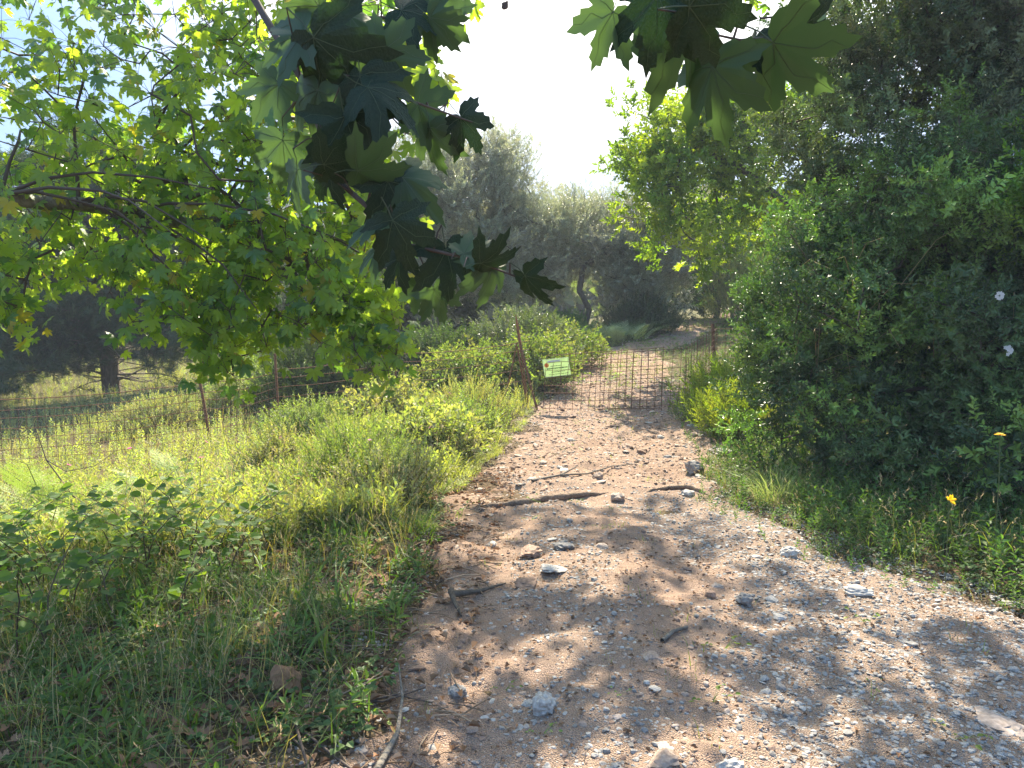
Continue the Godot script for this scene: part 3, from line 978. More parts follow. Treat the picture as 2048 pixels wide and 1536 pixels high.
func rod(a: Vector3, b: Vector3, r: float, bow := 0.0, sides := 4) -> ArrayMesh:
	var m := (a + b) * 0.5 + rv() * bow
	var mb := MB.new()
	mb.tube([a, a.lerp(m, 0.5) + (m - (a + b) * 0.5) * 0.25, m, m.lerp(b, 0.5) + (m - (a + b) * 0.5) * 0.25, b], [r, r, r, r, r], sides)
	return mb.to(ArrayMesh.new(), M.rust)

func wire_panel(o: Node3D, a0: Vector3, a1: Vector3, b0: Vector3, b1: Vector3, nv: int, nh: int, r: float, warp: float) -> void:
	# a..: bottom and top of the left end, b..: of the right end; each rod its own piece
	var at := o.position
	for i in nv + 1:
		var f := clampf(float(i) / nv + rf(-0.006, 0.006), 0, 1)
		var p := a0.lerp(b0, f) + Vector3(0, rf(-0.05, 0.0), warp * sin(f * 5.0))
		var q := a1.lerp(b1, f) + Vector3(rf(-0.015, 0.015), rf(-0.01, 0.03), warp * sin(f * 5.0 + 0.8))
		put("upright_wire", rod(p - at, q - at, r, 0.012), o)
	for j in nh + 1:
		var f := clampf(float(j) / nh, 0.0, 1)
		var mb := MB.new()
		var pts := []; var rad := []
		for k in 9:
			var g := k / 8.0
			var p := a0.lerp(a1, f).lerp(b0.lerp(b1, f), g) + Vector3(0, rf(-0.008, 0.008), warp * sin(g * 5.0 + 0.8 * f) + r * 2.0)
			pts.append(p - at); rad.append(r)
		mb.tube(pts, rad, 4)
		put("cross_wire", mb.to(ArrayMesh.new(), M.rust), o)

func fence_and_gate() -> void:
	# gate panel
	var g := thing("wire_gate", "rusty wire mesh gate closing the dirt track", "gate", G(0.55, 12.5))
	wire_panel(g, V(0.52, 0.18, 12.5), V(0.60, 1.08, 12.6), V(2.55, 0.17, 12.45), V(2.62, 1.20, 12.7), 16, 7, 0.0042, 0.04)
	wire_panel(g, V(1.5, 0.16, 12.55), V(1.55, 1.10, 12.7), V(3.0, 0.24, 12.7), V(3.1, 1.18, 12.95), 11, 6, 0.0042, 0.05)
	# right-hand length of mesh
	var f := thing("wire_fence", "rusty mesh fence running off right from the gate to a thin post", "fence", G(3.05, 13.0))
	wire_panel(f, V(3.0, 0.32, 12.9), V(3.05, 1.2, 13.0), V(4.56, 0.62, 16.4), V(4.58, 1.52, 16.5), 20, 8, 0.005, 0.03)
	wire_panel(f, V(4.56, 0.62, 16.4), V(4.58, 1.5, 16.5), V(6.6, 0.75, 17.0), V(6.6, 1.6, 17.1), 10, 6, 0.005, 0.03)
	put("post", rod(V(4.55, 0.45, 16.5) - f.position, V(4.48, 1.62, 16.5) - f.position, 0.036, 0.01, 6), f)
	# gate post of leaning bars
	var p := thing("gate_post", "leaning rusty bars bound together as the left gate post", "post", G(0.4, 12.7))
	for s in [[[0.445, 0.1, 12.55], [0.13, 1.33, 12.75], 0.022], [[0.26, 0.2, 12.9], [0.09, 1.22, 12.85], 0.019], [[0.29, 0.2, 12.8], [0.10, 1.62, 12.8], 0.016], [[-0.11, 0.35, 12.9], [0.09, 1.3, 12.8], 0.015]]:
		put("bar", rod(V(s[0][0], s[0][1], s[0][2]) - p.position, V(s[1][0], s[1][1], s[1][2]) - p.position, s[2], 0.01, 6), p)
	var sh := MB.new()
	var a := V(0.165, 1.12, 12.74) - p.position; var b := V(0.06, 1.78, 12.76) - p.position
	sh.tube([a, a.lerp(b, 0.4), a.lerp(b, 0.8), b], [0.028, 0.026, 0.02, 0.005], 5)
	tag(put("wooden_stake", sh.to(ArrayMesh.new(), bark_mat(lin(0.16, 0.07, 0.04), lin(0.36, 0.19, 0.11), 6.0, 71)), p), "split reddish wooden stake at the top")
	# left fence: posts, strands and mesh, each strand a piece
	var l := thing("wire_fence", "long rusty mesh fence with thin posts across the left meadow", "fence", G(-4.8, 11.6))
	var line := [V(0.3, 0.2, 12.7), V(-2.0, -0.02, 12.7), V(-4.0, -0.28, 12.5), V(-4.83, -0.38, 11.6), V(-7.4, -0.55, 10.5), V(-11.0, -0.7, 9.0)]
	for s in [[[-4.79, -0.42, 11.6], [-4.98, 0.78, 11.7], 0.022], [[-3.98, -0.35, 12.5], [-4.06, 1.62, 12.55], 0.022], [[-1.98, -0.1, 12.7], [-2.03, 1.05, 12.7], 0.016], [[-7.4, -0.6, 10.5], [-7.5, 0.6, 10.5], 0.022]]:
		put("post", rod(V(s[0][0], s[0][1], s[0][2]) - l.position, V(s[1][0], s[1][1], s[1][2]) - l.position, s[2], 0.015, 6), l)
	for k in line.size() - 1:
		var p0: Vector3 = line[k]; var p1: Vector3 = line[k + 1]
		var hs: Array = [0.45, 0.65, 0.82, 0.98, 1.12] if k < 2 else [0.05, 0.2, 0.35, 0.5, 0.65, 0.8, 0.92, 1.08]
		for h in hs:
			var pts := []; var rad := []
			for i in 8:
				var q := i / 7.0
				pts.append(p0.lerp(p1, q) + Vector3(0, h - 0.05 * sin(q * PI) + rf(-0.008, 0.008), rf(-0.01, 0.01)) - l.position); rad.append(0.0046 if h < 1.0 else 0.006)
			var mb := MB.new()
			mb.tube(pts, rad, 4)
			put("strand", mb.to(ArrayMesh.new(), M.rust), l)
		if k >= 2:
			var n := int(p0.distance_to(p1) / 0.11)
			for i in n:
				var q := (i + 0.5) / n
				var e := p0.lerp(p1, q) - l.position
				put("upright_wire", rod(e + Vector3(0, 0.02, 0), e + Vector3(rf(-0.02, 0.02), 0.95 - 0.05 * sin(q * PI), 0), 0.0038, 0.01, 3), l)
	# the sign tied behind the wires
	var s := thing("sign", "pale green printed notice tied to the left of the wire gate", "sign", V(0.76, 0.875, 12.56))
	var bs := frame(Vector3(-0.17, 1, 0.05), Vector3(0, 0, 1)); bs = Basis(Vector3(1, 0.11, 0.0).normalized(), bs.y, Vector3(0, 0, 1))
	s.transform = Transform3D(bs, s.position)
	var sb := MB.new()
	sb.box(Vector3(-0.225, -0.155, -0.004), Vector3(0.225, 0.155, 0.0))
	put("sheet", sb.to(ArrayMesh.new(), mat(lin(0.52, 0.66, 0.36), 0.5, lin(0.60, 0.72, 0.46))), s)
	var ink := mat(lin(0.05, 0.16, 0.03), 0.7)
	var grey := mat(lin(0.55, 0.58, 0.66), 0.7)
	var rim := mat(lin(0.75, 0.82, 0.62), 0.6, lin(0.8, 0.85, 0.7))
	var rb := MB.new()
	rb.box(Vector3(-0.225, 0.14, 0.0), Vector3(0.225, 0.155, 0.002)); rb.box(Vector3(-0.225, -0.155, 0.0), Vector3(-0.212, 0.14, 0.002)); rb.box(Vector3(0.212, -0.155, 0.0), Vector3(0.225, 0.14, 0.002)); rb.box(Vector3(-0.212, -0.155, 0.0), Vector3(0.212, -0.143, 0.002))
	put("pale_edge", rb.to(ArrayMesh.new(), rim), s)
	var hb := MB.new()
	hb.box(Vector3(-0.14, 0.098, 0.0), Vector3(0.08, 0.128, 0.002))
	put("faded_heading", hb.to(ArrayMesh.new(), grey), s)
	var cm := CylinderMesh.new()
	cm.top_radius = 0.038; cm.bottom_radius = 0.038; cm.height = 0.003; cm.radial_segments = 24
	cm.material = mat(lin(0.80, 0.30, 0.10), 0.6, lin(0.8, 0.3, 0.1))
	var disc := put("warning_disc", cm, s)
	disc.rotation.x = PI / 2; disc.position = Vector3(-0.165, 0.05, 0.002)
	var fl := MB.new()
	fl.tri(Vector3(-0.172, 0.03, 0.0045), Vector3(-0.165, 0.075, 0.0045), Vector3(-0.158, 0.03, 0.0045))
	put("flame_mark", fl.to(ArrayMesh.new(), ink), s)
	var font := SystemFont.new()
	font.font_names = PackedStringArray(["Droid Sans"])
	font.font_weight = 700
	var tx := TextMesh.new()
	tx.text = "PLEASE CLOSE THE GATE"
	tx.font = font; tx.font_size = 16; tx.pixel_size = 0.0016; tx.depth = 0.002
	tx.material = ink
	var tn := put("lettering", tx, s)
	var wide: float = tx.get_aabb().size.x
	tn.scale = Vector3(0.34 / maxf(wide, 0.01), 1.0, 1.0)
	tn.position = Vector3(0.02, -0.115, 0.002)
	var ln := MB.new()
	for row in [[0.028, -0.10, 0.09, 0.010], [-0.012, -0.17, 0.19, 0.022], [-0.075, -0.10, 0.13, 0.012]]:
		var x: float = row[1]
		while x < row[2]:
			var w := rf(0.008, 0.03)
			ln.box(Vector3(x, row[0] - row[3] * 0.5, 0.0), Vector3(minf(x + w, row[2]), row[0] + row[3] * 0.5, 0.002))
			x += w + 0.005
	put("small_print", ln.to(ArrayMesh.new(), ink), s).set_meta("kind", "stuff")

func plane_tree() -> void:
	var young := mat(lin(0.11, 0.19, 0.03), 0.5, lin(0.52, 0.72, 0.035))
	var mid := mat(lin(0.06, 0.12, 0.025), 0.45, lin(0.42, 0.66, 0.035))
	var old := mat(lin(0.04, 0.085, 0.025), 0.4, lin(0.20, 0.40, 0.03))
	var yel := mat(lin(0.22, 0.20, 0.03), 0.5, lin(0.62, 0.56, 0.03))
	var near := mat(Color.WHITE, 0.55, lin(0.045, 0.09, 0.02), 0.35)  # much darker than the crown's leaves: shade painted into the close ones
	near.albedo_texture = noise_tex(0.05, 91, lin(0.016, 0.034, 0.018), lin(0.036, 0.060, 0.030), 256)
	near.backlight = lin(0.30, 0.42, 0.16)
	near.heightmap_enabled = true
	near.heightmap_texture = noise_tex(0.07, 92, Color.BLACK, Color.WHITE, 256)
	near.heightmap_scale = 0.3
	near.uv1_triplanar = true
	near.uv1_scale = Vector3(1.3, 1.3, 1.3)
	var near_green_shaded := mat(lin(0.035, 0.062, 0.026), 0.5, lin(0.055, 0.105, 0.022), 0.35)  # greener close leaf, its shade also put into the colour
	var vein := mat(lin(0.05, 0.075, 0.035), 0.6, lin(0.08, 0.12, 0.05))
	var stalk := mat(lin(0.13, 0.10, 0.04), 0.7)
	var shapes := []
	for i in 5:
		shapes.append(plane_leaf(rf(0.1, 0.4), rf(-0.5, 0.5), 2))
	var kinds := []
	for m in [young, young, young, mid, mid, old, yel]:
		var row := []
		for i in 4:
			row.append(with_stalk(shapes[i], m, stalk))
		kinds.append(row)
	var close := []
	for i in 8:
		close.append(with_stalk(plane_leaf([0.12, 0.35, 0.22, 0.6, 0.45, 0.15, 0.8, 0.3][i], rf(-0.7, 0.7), 3), near if i % 2 else near_green_shaded, vein, true))
	var o := thing("plane_tree", "big plane tree with lobed leaves hanging in from the left", "plane tree", G(-5.6, 3.6))
	var at := o.position
	# crown blobs that the picture shows, lower skirts last; then an out-of-view crown placed to shade track and leaves
	var seen := [[-3.3, 2.95, 5.0, 1.2, 0.95, 1.3], [-2.2, 3.05, 4.9, 0.95, 0.85, 1.2], [-1.35, 3.15, 4.7, 0.7, 0.85, 1.0], [-2.8, 2.2, 4.8, 0.9, 0.5, 1.0], [-1.9, 2.3, 4.9, 0.9, 0.6, 1.0], [-1.2, 2.2, 4.8, 0.5, 0.6, 0.9], [-1.9, 1.72, 4.7, 0.55, 0.28, 0.6], [-1.05, 1.68, 4.7, 0.4, 0.34, 0.5], [-3.0, 1.78, 4.3, 0.16, 0.3, 0.4], [-1.75, 1.42, 4.6, 0.26, 0.14, 0.3], [-0.85, 1.42, 4.6, 0.22, 0.16, 0.3], [-0.8, 2.75, 3.1, 0.5, 0.42, 0.5], [-0.6, 2.3, 2.9, 0.32, 0.32, 0.4]]
	var many := [116, 120, 100, 80, 112, 76, 62, 58, 24, 12, 14, 32, 20]
	var unseen_crown := [[-0.2, 6.1, 8.6, 1.4, 0.5, 1.0], [1.5, 6.9, 10.0, 1.2, 0.5, 1.1], [0.5, 8.4, 12.4, 1.3, 0.5, 1.0], [2.2, 9.3, 14.3, 1.0, 0.5, 1.2], [-1.8, 7.8, 11.6, 1.6, 0.6, 1.6], [-3.4, 7.2, 10.2, 1.4, 0.6, 1.6], [-0.8, 4.6, 4.6, 1.6, 0.6, 1.4], [-2.6, 5.4, 6.6, 1.6, 0.6, 1.5], [0.9, 4.3, 3.8, 1.2, 0.5, 1.2], [0.6, 10.2, 15.8, 1.3, 0.5, 0.8], [2.6, 5.6, 7.6, 1.2, 0.5, 1.2], [3.0, 6.8, 9.2, 0.9, 0.5, 1.0], [1.2, 5.4, 7.0, 0.9, 0.4, 0.8], [-1.6, 5.1, 6.7, 1.1, 0.35, 0.9], [-2.7, 4.9, 6.6, 0.8, 0.3, 0.8]]
	var many_unseen := [28, 22, 25, 15, 34, 28, 18, 20, 26, 14, 24, 17, 16, 26, 4]
	var low := []
	for i in seen.size():
		for k in many[i]: low.append(in_blob(seen[i], 0.5))
	var top := []
	for i in unseen_crown.size():
		for k in many_unseen[i]: top.append(in_blob(unseen_crown[i], 0.45))
	var segs_low := limbs([V(-5.6, 1.9, 3.7), V(-4.2, 2.25, 4.1), V(-2.93, 2.34, 4.3), V(-2.6, 2.33, 4.5), V(-2.43, 2.30, 4.7), V(-2.1, 2.27, 4.9), V(-1.85, 2.25, 5.0), V(-1.56, 1.95, 5.0), V(-1.29, 1.77, 5.0)], low, 0.0017, 0.48, 0.042, 0.15, 0.13)
	var segs_unseen := limbs([V(-5.6, 2.2, 3.6), V(-5.2, 4.2, 4.4), V(-3.8, 6.0, 6.4), V(-1.5, 7.4, 9.4), V(0.4, 8.6, 12.2)], top, 0.004, 0.48, 0.16, 0.0, 0.4)
	for s in segs_low: s[0] -= at; s[1] -= at
	for s in segs_unseen: s[0] -= at; s[1] -= at
	M.plane_bark = bark_mat(lin(0.10, 0.09, 0.06), lin(0.34, 0.31, 0.24), 6.0, 61)
	var tb := MB.new()
	tb.tube([Vector3(0, -0.3, 0), Vector3(0, 0.8, 0), V(-5.6, 2.2, 3.6) - at, V(-5.35, 3.6, 4.1) - at, V(-5.1, 4.6, 4.6) - at], [0.42, 0.34, 0.30, 0.24, 0.18], 12)
	put("trunk", tb.to(ArrayMesh.new(), M.plane_bark), o)
	put("bough", limb_mesh(segs_low, M.plane_bark, 0.016), o)
	for i in 16:
		# long thin branches that sweep down and out of the crown
		var a: Vector3 = [V(-2.93, 2.34, 4.3), V(-2.43, 2.30, 4.7), V(-1.85, 2.25, 5.0), V(-2.6, 2.33, 4.5)][i % 4]
		var e := a + Vector3(rf(0.5, 1.5), rf(-0.75, 0.1), rf(-0.5, 0.6))
		if i > 11: e = a + Vector3(rf(-0.3, 0.9), rf(0.4, 1.0), rf(-0.5, 0.5))
		var c := a.lerp(e, 0.5) + Vector3(rf(-0.1, 0.1), 0.12, rf(-0.1, 0.1))
		var sw := MB.new()
		sw.tube([a - at, a.lerp(c, 0.5) - at + Vector3(0, 0.03, 0), c - at, c.lerp(e, 0.5) - at + Vector3(0, 0.03, 0) + rv() * 0.03, e - at], [0.013, 0.010, 0.008, 0.006, 0.003], 5)
		put("branch", sw.to(ArrayMesh.new(), M.twig), o)
	put("twig_spray", limb_mesh(segs_low, M.twig, 0.0, 0.016), o)
	put("unseen_canopy_bough", limb_mesh(segs_unseen, M.plane_bark), o)  # limbs of the out-of-view crown that darkens the track
	# the bough that hangs down close before the lens, and the twig top right
	var nb := MB.new()
	nb.tube([V(-0.95, 3.4, 2.6) - at, V(-0.779, 2.6, 2.2) - at, V(-0.558, 2.25, 2.0) - at, V(-0.424, 1.95, 1.85) - at, V(-0.232, 1.78, 1.7) - at, V(-0.093, 1.745, 1.65) - at, V(0.017, 1.70, 1.6) - at], [0.016, 0.012, 0.009, 0.007, 0.005, 0.003, 0.002], 6)
	nb.tube([V(-0.779, 2.6, 2.2) - at, V(-0.45, 2.42, 2.05) - at, V(-0.2, 2.42, 2.05) - at, V(-0.122, 2.45, 2.1) - at], [0.006, 0.005, 0.004, 0.002], 5)
	nb.tube([V(-0.558, 2.25, 2.0) - at, V(-0.3, 2.2, 2.0) - at, V(-0.11, 2.16, 2.1) - at], [0.006, 0.004, 0.002], 5)
	nb.tube([V(-3.8, 6.0, 6.4) - at, V(-2.2, 5.2, 4.6) - at, V(-1.2, 4.2, 3.1) - at, V(-0.95, 3.4, 2.6) - at], [0.06, 0.045, 0.03, 0.016], 7)
	put("drooping_bough", nb.to(ArrayMesh.new(), M.twig), o)
	var rb := MB.new()
	rb.tube([V(-1.2, 4.2, 3.1) - at, V(0.2, 3.5, 2.2) - at, V(0.62, 2.5, 1.45) - at, V(0.506, 2.141, 1.3) - at, V(0.439, 2.069, 1.25) - at, V(0.359, 2.046, 1.2) - at, V(0.30, 2.05, 1.18) - at], [0.03, 0.02, 0.009, 0.004, 0.0032, 0.0025, 0.0015], 6)
	rb.tube([V(0.62, 2.5, 1.45) - at, V(0.35, 2.25, 1.2) - at, V(0.239, 2.152, 1.2) - at], [0.006, 0.004, 0.002], 5)
	put("drooping_twig", rb.to(ArrayMesh.new(), M.twig), o)
	# seed balls on their threads
	for q in [V(-0.122, 2.47, 2.1), V(-0.022, 2.474, 2.1)]:
		var sm := MB.new()
		sm.tube([q + Vector3(0, 0.2, 0) - at, q - at], [0.001, 0.001], 3)
		var ball := put("seed_ball", stone_mesh(1.0, 0.5, 2, M.twig), o)
		ball.position = q - at
		ball.scale = Vector3.ONE * 0.0125
		put("thread", sm.to(ArrayMesh.new(), M.twig), ball).transform = ball.transform.affine_inverse()
	# the close leaves, each placed by hand: x, height, distance, size, roll
	var list := [[0.136, 2.035, 1.15, 0.107, -25], [0.199, 2.03, 1.1, 0.118, -15], [0.292, 2.039, 1.2, 0.136, 25], [0.285, 2.03, 1.05, 0.119, 80], [0.321, 1.955, 1.2, 0.146, 5], [0.446, 2.008, 1.2, 0.142, 50], [0.492, 2.073, 1.25, 0.106, 80], [0.523, 2.137, 1.3, 0.081, 150], [0.382, 2.041, 1.25, 0.085, -30], [0.256, 2.058, 1.1, 0.112, -60],
		[-0.578, 2.295, 1.9, 0.182, -70], [-0.443, 2.229, 1.85, 0.209, 30], [-0.353, 2.331, 1.9, 0.161, 60], [-0.241, 2.407, 2, 0.147, 75], [-0.189, 2.369, 2, 0.124, 40], [-0.166, 2.44, 2.05, 0.139, 100], [-0.29, 2.143, 1.8, 0.163, 70], [-0.507, 2.125, 1.9, 0.182, -20], [-0.386, 2.039, 1.8, 0.153, 10], [-0.616, 2.036, 2, 0.147, -10], [-0.214, 2.18, 2.1, 0.154, 60], [-0.11, 2.133, 2.1, 0.142, 40], [-0.228, 2.099, 2.1, 0.131, 0], [-0.503, 2.369, 2, 0.192, -40], [-0.279, 2.271, 1.9, 0.15, 90], [-0.652, 2.191, 2, 0.158, -40], [-0.371, 2.147, 1.85, 0.167, 0], [-0.539, 2.379, 1.9, 0.172, -80],
		[-0.377, 1.959, 1.7, 0.134, 90], [-0.298, 1.937, 1.7, 0.144, 80], [-0.549, 1.94, 1.9, 0.14, -10], [-0.46, 1.945, 1.8, 0.122, -40], [-0.214, 1.913, 1.75, 0.148, 55], [-0.273, 1.89, 1.75, 0.129, 20], [-0.272, 1.823, 1.6, 0.136, 0], [-0.336, 1.808, 1.65, 0.131, -60], [-0.24, 1.781, 1.6, 0.127, 20], [-0.199, 1.747, 1.7, 0.106, -60], [-0.142, 1.724, 1.7, 0.134, 10], [-0.193, 1.705, 1.75, 0.119, -20], [-0.082, 1.77, 1.65, 0.084, 120], [-0.026, 1.728, 1.6, 0.118, 85], [-0.043, 1.699, 1.65, 0.103, 0], [0.048, 1.672, 1.55, 0.105, 35], [-0.175, 1.648, 1.8, 0.112, 20], [-0.242, 1.661, 1.85, 0.094, -20], [-0.295, 1.732, 1.8, 0.102, -40], [-0.362, 1.79, 1.9, 0.107, -80]]
	var joints := []
	for ch in [[V(-0.779, 2.6, 2.2), V(-0.558, 2.25, 2.0), V(-0.424, 1.95, 1.85), V(-0.232, 1.78, 1.7), V(-0.093, 1.745, 1.65), V(0.017, 1.70, 1.6)], [V(-0.779, 2.6, 2.2), V(-0.45, 2.42, 2.05), V(-0.2, 2.42, 2.05), V(-0.122, 2.45, 2.1)], [V(-0.558, 2.25, 2.0), V(-0.3, 2.2, 2.0), V(-0.11, 2.16, 2.1)], [V(0.62, 2.5, 1.45), V(0.506, 2.141, 1.3), V(0.439, 2.069, 1.25), V(0.359, 2.046, 1.2), V(0.30, 2.05, 1.18)], [V(0.62, 2.5, 1.45), V(0.35, 2.25, 1.2), V(0.239, 2.152, 1.2)]]:
		for k in ch.size() - 1:
			for f in 5: joints.append(ch[k].lerp(ch[k + 1], f / 5.0))
	var stem_mb := MB.new()
	var edge_on := {5: 1.15, 6: 1.2, 8: 1.0, 9: 1.0, 3: 0.9, 11: 0.7, 28: 1.25, 29: 1.2, 41: 1.25, 43: 1.1, 35: 0.9}
	var placed := 0
	for i in list.size():
		var q: Array = list[i]
		var roll := deg_to_rad(q[4])
		var tip := Vector3(sin(roll), -cos(roll), rf(-0.25, 0.15)).normalized()
		var face := Vector3(rf(-0.25, 0.25), 0.25, 1)
		var bs := frame(tip, face)
		# turn the blade about its own axis: some show their edge
		bs = bs * Basis(Vector3.UP, edge_on.get(i, rf(-0.7, 0.7)))
		if i in [23, 34, 37, 39, 9]: continue
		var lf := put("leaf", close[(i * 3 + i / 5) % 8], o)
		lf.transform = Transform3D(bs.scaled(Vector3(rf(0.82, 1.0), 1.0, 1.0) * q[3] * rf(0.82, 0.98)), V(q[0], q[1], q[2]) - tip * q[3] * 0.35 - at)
		var foot: Vector3 = lf.transform * Vector3(0.05, -0.42, 0.12)
		var near_j: Vector3 = joints[0]
		for j in joints:
			if j.distance_squared_to(foot + at + Vector3(0, 0.04, 0)) < near_j.distance_squared_to(foot + at + Vector3(0, 0.04, 0)): near_j = j
		near_j -= at
		stem_mb.tube([near_j, near_j.lerp(foot, 0.5) + Vector3(0, 0.012, 0), foot], [0.0022, 0.0018, 0.0016], 4)
		placed += 1
	put("leaf_stalks", stem_mb.to(ArrayMesh.new(), M.twig), o).set_meta("kind", "stuff")
	# leaves on the twigs: five or six by each twig's end
	var all := []
	for t in low:
		var k := rng.randi_range(5, 7)
		for i in k:
			all.append([t + rv() * 0.19 * pow(rng.randf(), 0.5), t])
	var recs := []
	var thin := MB.new()
	for pt in all:
		var p: Vector3 = pt[0]
		var kind := rng.randi() % kinds.size()
		if kind == 6 and rng.randf() < 0.75: kind = 2
		var down := (Vector3(rf(-0.7, 0.9), -0.55, rf(-0.5, 0.8)) + rv() * 0.3).normalized()
		var face := (Vector3.UP * 0.45 + Vector3(0, 0, 0.55) + rv() * 0.75)
		var c: Vector3 = p - CAM
		var tr := Transform3D(frame(down, face).scaled(Vector3.ONE * rf(0.042, 0.086)), p - at)
		var foot := tr * Vector3(0.05, -0.42, 0.12)
		var twig_end: Vector3 = pt[1] - at
		thin.tube([twig_end, twig_end.lerp(foot, 0.5) + Vector3(0, 0.01, 0), foot], [0.0018, 0.0014, 0.001], 3)
		recs.append([c.length(), p, kind, tr, rng.randi() % 4])
	put("twiglets", thin.to(ArrayMesh.new(), M.twig), o).set_meta("kind", "stuff")
	recs.sort_custom(func(a, b): return a[0] < b[0])
	var rest := {}
	for r in recs:
		var p: Vector3 = r[1]
		var inside := absf(p.x) < -p.z * 0.69 and p.y < 1.6 - p.z * 0.43
		if placed < 300 and inside:
			put("leaf", kinds[r[2]][r[4]], o).transform = r[3]
			placed += 1
		else:
			var k := [r[2], r[4]]
			if not rest.has(k): rest[k] = []
			rest[k].append(r[3])
	for p in top:  # leaves of the unseen crown, placed to cast the dapples
		for i in rng.randi_range(13, 19):
			var pp: Vector3 = p + rv() * 0.34 * pow(rng.randf(), 0.5)
			var k := [[0, 2, 3, 5][rng.randi() % 4], rng.randi() % 4]
			if not rest.has(k): rest[k] = []
			rest[k].append(Transform3D(frame((Vector3(0, -0.5, 0) + rv()).normalized(), Vector3.UP + rv() * 0.8).scaled(Vector3.ONE * rf(0.08, 0.14)), pp - at))
	for k in rest:
		scatter("foliage", kinds[k[0]][k[1]], rest[k], [], o)

func bramble_leaf(m: Material) -> ArrayMesh:
	# a round, short-tipped leaf folded along its midrib
	var b := MB.new()
	var half := [Vector3(0, 0, 0), Vector3(0.30, 0.08, 0.10), Vector3(0.46, 0.32, 0.13), Vector3(0.44, 0.58, 0.10), Vector3(0.26, 0.82, 0.03), Vector3(0, 1.0, -0.10)]
	var spine := [Vector3(0, 0, 0), Vector3(0, 0.35, 0.0), Vector3(0, 0.7, -0.03), Vector3(0, 1.0, -0.10)]
	for s in [1.0, -1.0]:
		for i in half.size() - 1:
			var p: Vector3 = half[i] * Vector3(s, 1, 1); var q: Vector3 = half[i + 1] * Vector3(s, 1, 1)
			var c: Vector3 = spine[1] if i < 2 else spine[2]
			if s > 0: b.tri(c, q, p)
			else: b.tri(c, p, q)
		var e: Vector3 = half[2] * Vector3(s, 1, 1)
		if s > 0: b.tri(spine[1], spine[2], e)
		else: b.tri(spine[1], e, spine[2])
	var mesh := b.to(ArrayMesh.new(), m)
	var t := MB.new()
	t.tube([Vector3.ZERO, Vector3(0, -0.35, 0.05)], [0.018, 0.018], 3)
	return t.to(mesh, M.stem_green)

